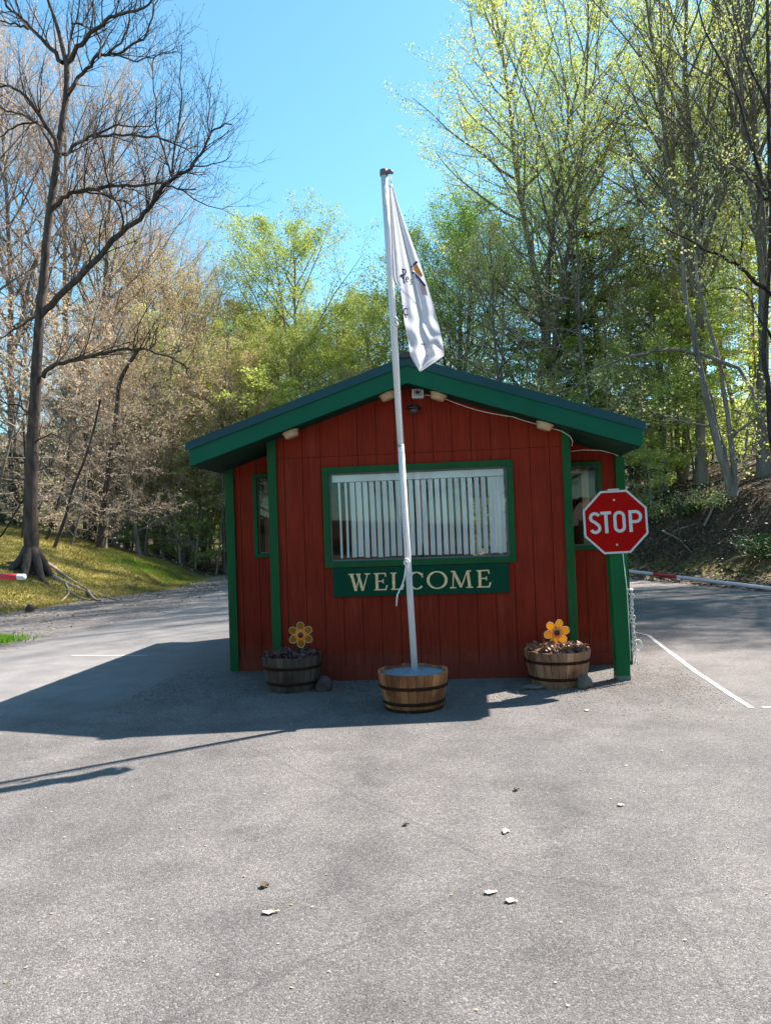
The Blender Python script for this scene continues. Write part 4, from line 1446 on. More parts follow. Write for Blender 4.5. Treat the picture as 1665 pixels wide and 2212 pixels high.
# ------------------------------------------------------------------ trees
class T:
    def __init__(s, seed):
        s.r = random.Random(seed)
        s.wood, s.twig, s.leaf = [], [], []

    def line(s, p, d, L_, r, n, wander, up, taper=0.75):
        rr_ = s.r
        x, y, z = p
        dx, dy, dz = d
        P_, Q_ = [(x, y, z)], [r]
        h = L_ / n
        D_ = [(dx, dy, dz)]
        for i in range(n):
            dx += rr_.gauss(0, wander)
            dy += rr_.gauss(0, wander)
            dz += rr_.gauss(0, wander) + up
            l = math.sqrt(dx * dx + dy * dy + dz * dz)
            dx, dy, dz = dx / l, dy / l, dz / l
            x, y, z = x + dx * h, y + dy * h, z + dz * h
            P_.append((x, y, z))
            Q_.append(max(r * (1 - taper * (i + 1) / n), 0.002))
            D_.append((dx, dy, dz))
        return P_, Q_, D_

    def side(s, d, ang, az=None):
        """direction at angle ang from d"""
        rr_ = s.r
        a = Vector(d)
        ref = Vector((0, 0, 1)) if abs(a.z) < 0.9 else Vector((1, 0, 0))
        u_ = a.cross(ref).normalized()
        v_ = a.cross(u_)
        az = rr_.uniform(0, 2 * math.pi) if az is None else az
        w_ = u_ * math.cos(az) + v_ * math.sin(az)
        o_ = a * math.cos(ang) + w_ * math.sin(ang)
        return (o_.x, o_.y, o_.z)

    def sprout(s, P_, Q_, D_, L_, lvl, spec, t0=0.2):
        """children along a line; spec: list per level of dicts"""
        if lvl >= len(spec):
            return
        sp_ = spec[lvl]
        rr_ = s.r
        n = sp_['n'] if not sp_.get('per_m') else max(1, int(sp_['per_m'] * L_))
        k = len(P_) - 1
        az0 = rr_.uniform(0, 6.28)
        for i in range(n):
            t = t0 + (1 - t0) * (i + rr_.random()) / n
            t = min(t, 0.999)
            j = int(t * k)
            f = t * k - j
            p = tuple(P_[j][q] * (1 - f) + P_[j + 1][q] * f for q in range(3))
            d = s.side(D_[min(j + 1, k)], R(rr_.uniform(*sp_['ang'])), az0 + i * 2.4 + rr_.uniform(-0.5, 0.5))
            if sp_.get('flat'):
                d = (d[0], d[1], d[2] * (1 - sp_['flat']) + sp_.get('lift', 0))
            L2 = L_ * sp_['len'] * (1 - sp_.get('fall', 0.5) * t) * rr_.uniform(0.7, 1.2)
            L2 = max(L2, sp_.get('min', 0.15))
            r2 = min(Q_[j] * 0.65, sp_.get('rmax', 0.2)) * rr_.uniform(0.7, 1)
            r2 = max(r2, sp_.get('rmin', 0.003))
            s.branch(p, d, L2, r2, lvl, spec)

    def branch(s, p, d, L_, r, lvl, spec):
        sp_ = spec[lvl]
        P_, Q_, D_ = s.line(p, d, L_, r, sp_['seg'], sp_['wander'], sp_['up'], 0.8)
        (s.wood if lvl < spec[0].get('woodlv', 1) else s.twig).append((P_, Q_))
        nl = sp_.get('leaves', 0)
        if nl:
            k = len(P_) - 1
            for _ in range(nl):
                t = s.r.uniform(0.15, 1) * k
                j = min(int(t), k - 1)
                f = t - j
                sp2 = sp_.get('spread', 0.05)
                s.leaf.append(tuple(P_[j][q] * (1 - f) + P_[j + 1][q] * f + s.r.gauss(0, sp2) for q in range(3)))
        s.sprout(P_, Q_, D_, L_, lvl + 1, spec, sp_.get('t0', 0.2))


def make_tree_meshes(t, name, bark, twig, leaf, lsize, flat=0.0, sides=(7, 3), seed=0):
    V1, F1 = pack(t.wood, sides[0])
    tr_ = mesh_np(name + '_trunk', V1, F1, [bark], smooth=True)
    V2, F2 = pack(t.twig, sides[1])
    if len(t.leaf):
        V3, F3 = leafquads(np.array(t.leaf), lsize, np.random.default_rng(seed), flat)
    else:
        V3, F3 = np.zeros((0, 3)), np.zeros((0, 4), int)
    V = np.concatenate([V2, V3])
    F_ = np.concatenate([F2, F3 + len(V2)])
    fm = np.concatenate([np.zeros(len(F2), int), np.ones(len(F3), int)])
    cr_ = mesh_np(name + '_crown', V, F_, [twig, leaf], fm)
    return tr_, cr_, (V1, F1, V, F_, fm)


def forest_tree(seed, H, r0, base, nl, limb_len, ang, up, lv, lean=0.06, wander=0.05, ex=0.6, top_fork=0, fork_ang=18):
    """trunk with limbs; lv = spec for levels 0 (limb), 1 (branch), 2 (twig)"""
    t = T(seed)
    trunks = [((0, 0, -0.3), (t.r.gauss(0, lean), t.r.gauss(0, lean), 1), H, r0)]
    P_, Q_, D_ = t.line(*trunks[0], 14, wander * 0.6, 0.02, 0.82)
    Q_[0] = r0 * 1.5
    Q_[1] = r0 * 0.95
    t.wood.append((P_, Q_))
    stems = [(P_, Q_, D_, H, base)]
    for _ in range(top_fork):
        j = t.r.randint(4, 7)
        P2, Q2, D2 = t.line(P_[j], t.side(D_[j], R(fork_ang * t.r.uniform(0.7, 1.3))), H * (1 - j / 14) * t.r.uniform(0.85, 1.0), Q_[j] * 0.75, 10, wander, 0.05, 0.85)
        t.wood.append((P2, Q2))
        stems.append((P2, Q2, D2, H * (1 - j / 14), 0.15))
    for (P2, Q2, D2, L2, b_) in stems:
        k = len(P2) - 1
        n = max(4, int(nl * L2 / H))
        for i in range(n):
            f = b_ + (1 - b_) * (i + t.r.random() * 0.8) / n
            f = min(f, 0.985)
            j = int(f * k)
            g = f * k - j
            p = tuple(P2[j][q] * (1 - g) + P2[j + 1][q] * g for q in range(3))
            rel_ = (f - b_) / (1 - b_)
            prof = (math.sin(math.pi * min(1, rel_ * 0.85 + 0.15))) ** ex
            L3 = limb_len * prof * t.r.uniform(0.7, 1.15) + 0.3
            d = t.side(D2[j], R(ang[0] + (ang[1] - ang[0]) * (1 - rel_) + t.r.uniform(-8, 8)), i * 2.4 + t.r.uniform(-0.6, 0.6))
            t.branch(p, d, L3, max(min(Q2[j] * 0.55, 0.10), 0.012), 0, lv)
    return t


def LV(up=0.04, n1=9, n2=7, leaves=9, spread=0.06, w=0.10, woodlv=1, l1=0.5, l2=0.4, flat=0.0, a1=(30, 55), a2=(30, 60), rm=0.0045, tm=0.003):
    return [dict(seg=6, wander=w, up=up, t0=0.18, woodlv=woodlv),
            dict(n=n1, ang=a1, len=l1, fall=0.45, seg=4, wander=w * 1.2, up=up * 1.2, rmax=0.03, rmin=rm, t0=0.15, flat=flat, lift=0.03 if flat else 0, leaves=leaves // 2, spread=spread),
            dict(n=n2, ang=a2, len=l2, fall=0.4, seg=3, wander=w * 1.3, up=up, rmax=0.012, rmin=tm, t0=0.1, leaves=leaves, spread=spread, flat=flat, min=0.25)]


PROTO = {}
ARR = {}


def proto(key, t, bark, twig, leaf, lsize, flat=0.0, sides=(7, 3)):
    a, b_, arr = make_tree_meshes(t, key, M[bark], M[twig], M[leaf], lsize, flat, sides, len(PROTO))
    PROTO[key] = (a, b_)
    ARR[key] = arr


# budding trees with a haze of pale twigs
proto('tan_a', forest_tree(11, 16, 0.17, 0.10, 30, 5.4, (35, 75), 0.03, LV(0.03, 11, 10, 4, 0.05, 0.11)), 'bark_grey', 'twig', 'lf_tan', 0.06)
proto('tan_b', forest_tree(12, 15, 0.15, 0.08, 28, 5.2, (30, 70), 0.03, LV(0.05, 11, 10, 6, 0.05, 0.12), top_fork=1), 'bark_grey', 'twig', 'lf_bronze', 0.065)
proto('bare', forest_tree(13, 19, 0.17, 0.22, 22, 5.6, (28, 58), 0.05, LV(0.06, 11, 10, 2, 0.04, 0.09, a1=(20, 42), a2=(20, 45)), top_fork=2, fork_ang=16), 'bark_grey', 'twig', 'lf_pink', 0.055)
# leafy trees
proto('green_a', forest_tree(21, 18, 0.20, 0.28, 24, 6.0, (38, 75), 0.04, LV(0.05, 9, 7, 19, 0.14, 0.10), top_fork=1), 'bark_mid', 'twig_dark', 'lf_green', 0.085)
proto('green_b', forest_tree(22, 17, 0.19, 0.25, 24, 5.6, (38, 78), 0.04, LV(0.04, 9, 7, 13, 0.13, 0.11), top_fork=2, fork_ang=24), 'bark_mid', 'twig_dark', 'lf_green', 0.085)
proto('green_c', forest_tree(23, 20, 0.19, 0.22, 26, 5.8, (30, 68), 0.05, LV(0.05, 8, 7, 13, 0.14, 0.10), top_fork=2, fork_ang=22), 'bark_mid', 'twig_dark', 'lf_deep', 0.085)
proto('yellow_a', forest_tree(31, 24, 0.24, 0.30, 26, 6.8, (30, 60), 0.05, LV(0.06, 8, 7, 12, 0.14, 0.10, a1=(25, 50)), top_fork=2, fork_ang=22), 'bark_grey', 'twig_dark', 'lf_yel', 0.09)
proto('yellow_b', forest_tree(32, 22, 0.22, 0.26, 26, 6.6, (30, 65), 0.05, LV(0.05, 8, 7, 11, 0.14, 0.11), top_fork=2, fork_ang=24), 'bark_grey', 'twig_dark', 'lf_yel', 0.09)
proto('olive_a', forest_tree(41, 22, 0.20, 0.15, 28, 6.0, (32, 72), 0.05, LV(0.05, 8, 7, 6, 0.10, 0.11), top_fork=1), 'bark_grey', 'twig', 'lf_olive', 0.075)
proto('tall_bare', forest_tree(42, 26, 0.22, 0.30, 30, 6.0, (20, 48), 0.05, LV(0.07, 9, 8, 2, 0.06, 0.08, a1=(18, 38), a2=(20, 45)), top_fork=2, fork_ang=16), 'bark_grey', 'twig_dark', 'lf_olive', 0.07)
# slim understorey trees with layered sprays
proto('sapling_a', forest_tree(51, 8.5, 0.055, 0.12, 26, 2.6, (65, 85), 0.0, LV(0.0, 7, 6, 9, 0.07, 0.08, flat=0.75, a1=(40, 60)), lean=0.08), 'bark_grey', 'twig', 'lf_under', 0.10, 0.6)
proto('sapling_b', forest_tree(52, 6.5, 0.045, 0.10, 22, 2.2, (60, 85), 0.0, LV(0.0, 7, 6, 8, 0.07, 0.09, flat=0.7, a1=(40, 60)), lean=0.1), 'bark_grey', 'twig', 'lf_under', 0.10, 0.6)
proto('sapling_bare', forest_tree(53, 8, 0.06, 0.08, 30, 2.8, (50, 85), 0.02, LV(0.02, 8, 8, 2, 0.05, 0.12, flat=0.3), lean=0.14), 'bark_grey', 'twig', 'lf_tan', 0.07)
# tall forest trunks with high crowns
proto('trunk_a', forest_tree(61, 17, 0.16, 0.42, 16, 4.0, (38, 72), 0.03, LV(0.04, 7, 6, 7, 0.12, 0.1), wander=0.09), 'bark_mid', 'twig_dark', 'lf_green', 0.085)
proto('trunk_b', forest_tree(62, 16, 0.12, 0.38, 16, 3.8, (38, 75), 0.03, LV(0.04, 7, 6, 6, 0.12, 0.11), lean=0.10, wander=0.1), 'bark_grey', 'twig_dark', 'lf_olive', 0.085)
proto('hemlock', forest_tree(71, 13, 0.14, 0.08, 60, 2.8, (75, 95), -0.02, LV(-0.02, 10, 7, 12, 0.05, 0.05, flat=0.7, a1=(35, 55)), ex=0.5), 'bark_mid', 'twig_dark', 'lf_hemlock', 0.10, 0.6)

proto('pole_tree', forest_tree(81, 11, 0.055, 0.35, 18, 1.7, (45, 80), 0.02, LV(0.02, 6, 5, 7, 0.08, 0.1, flat=0.5), lean=0.07, wander=0.07), 'bark_pole', 'twig', 'lf_olive', 0.07, 0.5)
proto('pole_tree_b', forest_tree(82, 9, 0.04, 0.4, 14, 1.5, (45, 80), 0.02, LV(0.02, 6, 5, 6, 0.08, 0.1, flat=0.5), lean=0.12, wander=0.1), 'bark_pole', 'twig', 'lf_tan', 0.08, 0.5)

TREES = []
ROTSEED = 0


def plant(key, name, px, Y, label, group, s=1.0, rz=None, z=None, lean=(0, 0), sz=1.0):
    d = _fw * FOC + _rt * (px - CX) + _up * (CY - 1150)
    x = d[0] * Y / d[1]
    zz = terrf(x, Y) if z is None else z
    o_ = empty(name, (x, Y, zz), random.Random(int(px * 7 + Y * 3) + ROTSEED).uniform(0, 6.28) if rz is None else rz, label, 'tree', group)
    o_.scale = (s, s, s * sz)
    o_.rotation_euler = (lean[0], lean[1], o_.rotation_euler.z)
    link('trunk', PROTO[key][0], o_)
    link('crown', PROTO[key][1], o_)
    TREES.append(o_)
    return o_


ORD = ['first', 'second', 'third', 'fourth', 'fifth', 'sixth', 'seventh', 'eighth', 'ninth', 'tenth', 'eleventh', 'twelfth', 'thirteenth', 'fourteenth', 'fifteenth', 'sixteenth', 'seventeenth', 'eighteenth', 'nineteenth', 'twentieth']


def row(items, name, look, where, group):
    """items: (proto, px, Y, scale, sz) from left to right"""
    items = sorted(items, key=lambda q: q[1])
    for i, it in enumerate(items):
        plant(it[0], name, it[1], it[2], f'{ORD[i]} {look} {where}', group, it[3], None, None, (rnd.gauss(0, 0.03), rnd.gauss(0, 0.03)), it[4] if len(it) > 4 else 1.0)


row([('bare', -90, 29, 1.0), ('bare', 35, 31, 1.04), ('bare', 150, 34, 1.1), ('bare', 225, 34, 1.05), ('bare', 310, 37, 0.98), ('bare', 370, 41, 0.85)],
    'bare_tree', 'grey leafless tree from the left', 'behind the big bare tree', 'leafless trees on the left')
row([('tan_a', 75, 34, 0.85), ('tan_a', 250, 33, 0.85), ('tan_b', 360, 35, 0.9), ('tan_b', 440, 39, 0.92), ('tan_a', 410, 44, 1.0), ('tan_b', 510, 36, 0.66), ('tan_a', 300, 31, 0.6)],
    'budding_tree', 'hazy tan budding tree from the left', 'above the left lane', 'tan budding trees on the left')
row([('sapling_bare', 60, 28, 1.0), ('sapling_bare', 150, 27.5, 0.9), ('sapling_bare', 225, 29.5, 1.1), ('sapling_bare', 310, 34, 1.2), ('sapling_bare', -40, 25, 1.0), ('sapling_bare', 15, 31, 1.2)],
    'bare_sapling', 'leafless pale sapling from the left', 'along the left bank', 'leafless saplings on the left bank')
row([('green_a', 655, 42, 1.0), ('green_b', 560, 44, 0.85), ('green_a', 735, 50, 0.74), ('green_b', 825, 46, 0.9), ('green_b', 895, 40, 0.78), ('green_a', 580, 46, 0.78), ('green_b', 700, 44, 0.85), ('green_a', 610, 38, 0.62), ('tan_b', 800, 36, 0.6)],
    'maple_tree', 'green leafed tree from the left', 'straight behind the booth', 'green trees behind the booth')
row([('green_b', 975, 42, 0.98), ('green_c', 955, 38, 0.86), ('green_c', 1150, 37, 0.95), ('yellow_a', 1225, 35, 1.0), ('yellow_b', 1330, 42, 1.12), ('yellow_a', 1475, 40, 1.05), ('yellow_b', 1640, 38, 1.05)],
    'leafy_tree', 'tall yellow green tree from the left', 'right of the flagpole', 'tall yellow green trees on the right')
row([('olive_a', 1120, 31, 0.62), ('olive_a', 1300, 31, 0.78), ('olive_a', 1480, 33, 0.86)],
    'olive_tree', 'olive budding tree with dense twigs from the left', 'right of the flag', 'olive budding trees on the right')
row([('tall_bare', 1520, 30, 0.9), ('tall_bare', 1655, 27, 0.9)],
    'tall_tree', 'tall sparse grey tree from the left', 'in the upper right corner', 'tall sparse trees at the right edge')
# understorey right, on and behind the bank
row([('sapling_a', 1365, 33, 1.0), ('sapling_b', 1410, 29.5, 1.0), ('sapling_a', 1455, 34, 1.1), ('sapling_b', 1505, 31, 1.1), ('sapling_a', 1610, 30, 1.05), ('sapling_b', 1660, 28, 1.2), ('sapling_a', 1250, 32, 1.05), ('sapling_b', 1180, 31, 1.1), ('sapling_a', 1090, 33, 1.05), ('sapling_a', 1320, 36, 1.2), ('sapling_a', 1545, 36, 1.2), ('sapling_b', 960, 31, 1.1)],
    'understory_sapling', 'slim bright leafed sapling from the left', 'behind and above the right bank', 'bright leafed saplings on the right')
row([('sapling_a', 300, 36, 0.6), ('sapling_b', 345, 35, 0.7), ('sapling_a', 395, 34, 0.62), ('sapling_b', 430, 35, 0.8), ('sapling_a', 470, 34.5, 0.66), ('sapling_b', 375, 38, 0.9), ('sapling_a', 445, 39, 0.8), ('sapling_a', 505, 37, 0.8), ('sapling_b', 600, 36, 1.2), ('sapling_a', 700, 40, 1.3), ('sapling_a', 560, 36, 1.1)],
    'understory_sapling', 'slim pale leafed sapling from the left', 'beyond the left lane', 'pale leafed saplings beyond the left lane')
row([('trunk_a', 335, 40, 1.0), ('trunk_b', 395, 38, 0.95), ('trunk_a', 487, 34, 0.66), ('trunk_b', 450, 45, 0.8), ('trunk_b', 365, 50, 1.0), ('trunk_a', 420, 52, 1.0), ('trunk_b', 300, 45, 1.0), ('trunk_a', 270, 41, 0.95), ('trunk_b', 475, 50, 0.9)],
    'forest_tree', 'straight dark forest trunk from the left', 'beyond the left lane', 'dark forest trunks beyond the left lane')
row([('trunk_a', 1435, 31, 0.95), ('trunk_b', 1475, 33, 1.0), ('trunk_b', 1380, 38, 1.0), ('trunk_a', 1530, 37, 1.0), ('trunk_b', 1600, 33, 1.0), ('trunk_a', 1655, 31, 0.95)],
    'forest_tree', 'straight dark forest trunk from the left', 'above the right bank', 'dark forest trunks above the right bank')
row([('hemlock', 1320, 38, 1.0), ('hemlock', 1210, 42, 1.0), ('hemlock', 180, 40, 0.9), ('hemlock', 1480, 46, 1.1)],
    'hemlock_tree', 'dark green hemlock from the left', 'among the brighter trees', 'dark hemlocks in the forest')
row([(('pole_tree', 'pole_tree_b')[k % 2], px, Y, sc) for k, (px, Y, sc) in enumerate([(245, 34, 0.8), (283, 37, 1.0), (312, 33.5, 0.95), (330, 36, 1.1), (352, 34, 1.0), (366, 39, 1.1), (388, 33, 0.95), (404, 36, 1.1), (418, 33.5, 0.9), (436, 35, 1.0), (449, 40, 1.1), (463, 33.5, 0.95), (478, 37, 1.0), (492, 34, 0.9)])],
    'slim_pole_tree', 'slim pale forest pole from the left', 'along the far side of the left lane', 'slim pale poles beyond the left lane')
row([(('pole_tree', 'pole_tree_b')[k % 2], px, Y, sc) for k, (px, Y, sc) in enumerate([(1368, 34, 1.0), (1395, 32, 1.0), (1420, 35, 1.1), (1450, 32, 1.0), (1488, 35, 1.1), (1525, 33, 1.0), (1600, 35, 1.1), (1640, 33, 1.0)])],
    'slim_pole_tree', 'slim pale forest pole from the left', 'above the right bank', 'slim pale poles above the right bank')
plant('hemlock', 'young_hemlock', 22, 30, 'small green hemlock on top of the left bank', None, 0.22)


for (x, y, s_, lab) in ((17.0, 22.0, 0.86, 'leafy tree off to the right whose shade crosses the right lane'), (20.5, 23.5, 0.95, 'second leafy tree off to the right shading the right lane')):
    plant('green_a', 'shade_tree', CX + FOC * x / y, y, lab, 'trees shading the right lane', s_)

# ------------------------------------------------------------------ hero trees traced as polylines
def sub(pts_, n):
    """Catmull-Rom subdivision"""
    P_ = [Vector(p) for p in pts_]
    P_ = [P_[0] * 2 - P_[1]] + P_ + [P_[-1] * 2 - P_[-2]]
    out = []
    for i in range(1, len(P_) - 2):
        for k in range(n):
            t_ = k / n
            a, b_, c_, d_ = P_[i - 1:i + 3]
            out.append(0.5 * ((2 * b_) + (c_ - a) * t_ + (2 * a - 5 * b_ + 4 * c_ - d_) * t_ ** 2 + (3 * b_ - a - 3 * c_ + d_) * t_ ** 3))
    out.append(P_[-2])
    return out


def hero(name, label, stems, limbs, Y, spec, bark, twig, leaf, lsize, seed, base_px, depth=0.5):
    t = T(seed)
    gx, gy = at(*base_px, Y)[:2]
    gz = terrf(gx, gy)
    root = empty(name, (gx, gy, gz), 0, label, 'tree')
    off = Vector((gx, gy, gz))
    for px, w0, w1 in stems:
        P_ = [Vector(at(x, y, Y)) - off for x, y in px]
        P_ = sub(P_, 4)
        n = len(P_)
        Q_ = [(w0 + (w1 - w0) * (i / (n - 1)) ** 0.8) * Y / FOC / 2 for i in range(n)]
        Q_ = [q * (1 + 0.05 * math.sin(i * 1.9)) for i, q in enumerate(Q_)]
        t.wood.append(([tuple(p) for p in P_], Q_))
    for px, w0, w1, dy in limbs:
        n0 = len(px)
        P_ = []
        for i, (x, y) in enumerate(px):
            yy = Y + dy * (i / (n0 - 1)) ** 0.8
            P_.append(Vector(at(x, y, yy)) - off)
        P_ = sub(P_, 3)
        n = len(P_)
        Q_ = [(w0 + (w1 - w0) * i / (n - 1)) * Y / FOC / 2 for i in range(n)]
        P_ = [p + Vector((t.r.gauss(0, 0.02), t.r.gauss(0, 0.03), t.r.gauss(0, 0.02))) for p in P_]
        D_ = [tuple((P_[min(i + 1, n - 1)] - P_[max(i - 1, 0)]).normalized()) for i in range(n)]
        PT = [tuple(p) for p in P_]
        t.wood.append((PT, Q_))
        L_ = sum((P_[i + 1] - P_[i]).length for i in range(n - 1))
        k = max(3, int(L_ * spec[0]['per_m']))
        for i in range(k):
            f = 0.12 + 0.88 * (i + t.r.random()) / k
            j = min(int(f * (n - 1)), n - 2)
            d = t.side(D_[j], R(t.r.uniform(25, 65)))
            d = (d[0], d[1], d[2] + spec[0]['lift'])
            L2 = t.r.uniform(*spec[0]['L']) * (1.1 - 0.5 * f)
            t.branch(PT[j], d, L2, max(min(Q_[j] * 0.5, 0.022), 0.007), 1, [spec[0]] + spec[1:])
    return t, root


def fx(px, py, k=0.336, ox=0, oy=0):
    return (ox + px * k, oy + py * k)


C = lambda *a: [fx(x, y) for x, y in a]
D = lambda *a: [fx(x, y, 0.3399, 0, 734.4) for x, y in a]
stems = [([(68, 1262)] + D((200, 1440), (203, 1350), (200, 1200), (197, 1000), (205, 800), (212, 600), (225, 400), (232, 200), (245, 0)) + C((262, 1990), (282, 1800), (300, 1550), (330, 1300), (365, 1050), (400, 800), (428, 600), (432, 400)), 36, 11),
         (C((430, 420), (402, 300), (372, 180), (340, 80), (305, -20), (280, -140), (270, -300)), 11, 4)]
limbs = [
    (C((415, 410), (330, 310), (240, 215), (150, 130), (70, 60), (20, -20), (-60, -140)), 10, 3, 0.8),
    (C((190, 185), (100, 155), (0, 128), (-90, 120)), 6, 2, -0.5),
    (C((440, 400), (500, 310), (580, 215), (680, 135), (760, 95), (870, 75), (960, 30), (1020, -40)), 11, 3, -1.2),
    (C((438, 380), (452, 260), (470, 160), (530, 150), (590, 40), (610, -60)), 7, 2, 1.2),
    (C((435, 610), (490, 520), (560, 440), (640, 360), (760, 345), (860, 290), (940, 220), (990, 80), (1020, -30)), 9, 3, 1.4),
    (C((640, 360), (655, 290), (620, 200), (610, 90), (600, 0)), 5, 2, 0.8),
    (C((690, 350), (780, 270), (830, 160), (840, 60), (860, -40)), 5, 2, -0.8),
    (C((760, 345), (860, 392), (950, 380), (1050, 350), (1130, 330)), 4, 1.5, -0.6),
    (C((385, 1000), (330, 850), (260, 740), (180, 640), (100, 570), (0, 550), (-100, 500)), 10, 3, -1.0),
    (C((355, 975), (290, 860), (220, 780), (120, 725), (0, 690), (-120, 650)), 7, 2, 1.0),
    (C((240, 785), (120, 800), (30, 860), (-60, 900)), 5, 2, -0.6),
    (C((385, 1010), (440, 970), (520, 910), (600, 870), (720, 822), (860, 815), (1000, 800)), 9, 2, 1.3),
    (C((600, 885), (740, 870), (900, 880), (1050, 895), (1200, 960), (1260, 980)), 6, 2, -0.8),
    (C((355, 1320), (430, 1260), (500, 1230), (620, 1215), (760, 1200), (920, 1190), (1050, 1182), (1150, 1210), (1260, 1220)), 10, 2.5, -1.0),
    (C((500, 1235), (620, 1240), (720, 1280), (820, 1310), (880, 1350)), 5, 2, 1.0),
    (C((1150, 1210), (1250, 1280), (1380, 1335), (1500, 1325)), 3.5, 1.2, 0.4),
    (C((270, 2030), (370, 1920), (500, 1800), (640, 1650), (780, 1500), (900, 1400), (970, 1320), (1030, 1220), (1110, 1150), (1220, 1080), (1290, 990), (1340, 890), (1380, 830), (1490, 790)), 15, 3, 0.8),
    (C((1110, 1150), (1080, 1030), (1020, 850), (1000, 640), (985, 470), (990, 380)), 5, 1.6, 0.8),
    (C((1105, 1110), (1125, 930), (1160, 740), (1168, 520), (1165, 290)), 4.5, 1.5, -0.7),
    (C((1340, 890), (1352, 750), (1355, 640), (1350, 560)), 4, 1.5, 0.5),
    (C((1230, 1070), (1330, 1060), (1430, 1040), (1495, 990)), 3.5, 1.3, -0.5),
    (C((800, 1480), (770, 1330), (690, 1180), (670, 980), (650, 880)), 5, 1.5, -0.9),
    (C((950, 1350), (930, 1150), (880, 1000), (840, 900)), 4, 1.5, 1.0),
    (D((262, 235), (330, 170), (450, 130), (560, 110), (700, 70), (850, 60), (950, 70), (1060, 100), (1160, 150), (1210, 240)), 10, 2.5, -1.4),
    (D((930, 70), (985, 10), (1000, -90)), 3.5, 1.5, -0.4),
    (C((255, 2030), (150, 2080), (50, 2150), (-40, 2200)), 6, 2, 0.8),
    (D((210, 500), (120, 420), (20, 400), (-80, 330)), 5, 2, -0.8),
    (D((230, 650), (330, 600), (420, 640), (500, 700)), 4, 1.5, -1.0),
    (D((215, 850), (330, 800), (430, 850), (520, 930)), 4, 1.5, 0.8),
    (D((200, 900), (100, 880), (20, 930)), 4, 1.5, 0.7),
]
hs = [dict(per_m=5.0, L=(0.9, 2.6), lift=0.45, woodlv=1, seg=5, wander=0.1, up=0.05),
      dict(seg=5, wander=0.12, up=0.06, t0=0.15, leaves=1, spread=0.02),
      dict(n=7, ang=(25, 55), len=0.45, fall=0.4, seg=4, wander=0.14, up=0.09, rmax=0.009, rmin=0.005, t0=0.15, min=0.3, leaves=1, spread=0.01)]
t, root = hero('big_bare_tree', 'big dark leafless tree with bare roots on the left bank', stems, limbs, 22.0, hs, None, None, None, 0.06, 5, (68, 1225))
# root flare and surface roots
gx, gy, gz = root.location
rootpolys = []


def groundline(px, lift, wds):
    out = []
    for (x, y) in px:
        # march until the ray meets the terrain
        d = _fw * FOC + _rt * (x - CX) + _up * (CY - y)
        d = d / d[1]
        Yq = 10.0
        while Yq < 40 and EYE + d[2] * Yq > terrf(d[0] * Yq, Yq):
            Yq += 0.05
        out.append(Vector((d[0] * Yq - gx, Yq - gy, terrf(d[0] * Yq, Yq) - gz + lift)))
    out = sub(out, 4)
    n = len(out)
    k = len(wds) - 1
    return [tuple(p) for p in out], [np.interp(i / (n - 1) * k, range(k + 1), wds) for i in range(n)]


flare = []
for a in range(7):
    az = a * 0.9 + 0.3
    p0 = Vector((0.0, 0.0, 0.75))
    dd = Vector((math.cos(az), math.sin(az), 0))
    q1 = dd * 0.28 + Vector((0, 0, 0.35))
    q2 = dd * 0.50
    q3 = dd * 0.85
    q2.z = terrf(gx + q2.x, gy + q2.y) - gz + 0.06
    q3.z = terrf(gx + q3.x, gy + q3.y) - gz - 0.06
    pr = sub([p0, q1, q2, q3], 3)
    flare.append(([tuple(p) for p in pr], list(np.linspace(0.17, 0.05, len(pr)))))
t.wood += flare
trm, crm, _ = make_tree_meshes(t, 'big_bare_tree', M['bark_dark'], M['bark_dark'], M['bark_dark'], 0.035, 0, (9, 3), 9)
link('trunk', trm, root)
link('crown', crm, root)
rp = [groundline(D((225, 1420), (300, 1485), (380, 1530), (470, 1570), (560, 1605), (640, 1640)), 0.0, [0.16, 0.12, 0.08, 0.045, 0.03, 0.012]),
      groundline(D((250, 1400), (340, 1450), (440, 1520), (540, 1580), (640, 1625), (760, 1655)), 0.0, [0.09, 0.07, 0.05, 0.035, 0.025, 0.010]),
      groundline(D((430, 1600), (500, 1640), (580, 1665)), 0.03, [0.045, 0.03, 0.015]),
      groundline(D((420, 1555), (440, 1610), (390, 1670)), 0.02, [0.04, 0.03, 0.015]),
      groundline(D((560, 1600), (600, 1650), (640, 1662)), 0.02, [0.05, 0.04, 0.02]),
      groundline(D((195, 1430), (205, 1470), (210, 1500)), 0.04, [0.10, 0.08, 0.04])]
V_, F_ = pack(rp, 8)
link('root', mesh_np('root', V_, F_, [M['root']], smooth=True), root)

# multi-stemmed trees on the right bank
E = lambda *a: [fx(x, y, 0.2994, 1166.4, 734.4) for x, y in a]
G = lambda *a: [fx(x, y, 0.4291, 950.4, 0) for x, y in a]
rs = [dict(per_m=2.2, L=(0.9, 2.6), lift=0.1, woodlv=1, seg=5, wander=0.1, up=0.03),
      dict(seg=5, wander=0.12, up=0.04, t0=0.15, leaves=5, spread=0.06),
      dict(n=6, ang=(25, 60), len=0.5, fall=0.4, seg=3, wander=0.14, up=0.03, rmax=0.010, rmin=0.005, t0=0.15, min=0.25, leaves=7, spread=0.07)]
stems = [(E((1390, 1130), (1340, 950), (1290, 800), (1245, 620), (1205, 450), (1160, 250), (1125, 80), (1105, -60)) + G((1240, 1560), (1225, 1400), (1215, 1200)), 21, 8),
         (E((1400, 1110), (1395, 900), (1370, 700), (1345, 500), (1310, 300), (1290, 150)) + G((1300, 1450), (1280, 1250)), 15, 6),
         (E((1340, 950), (1330, 800), (1270, 600), (1230, 400), (1100, 150)), 8, 3)]
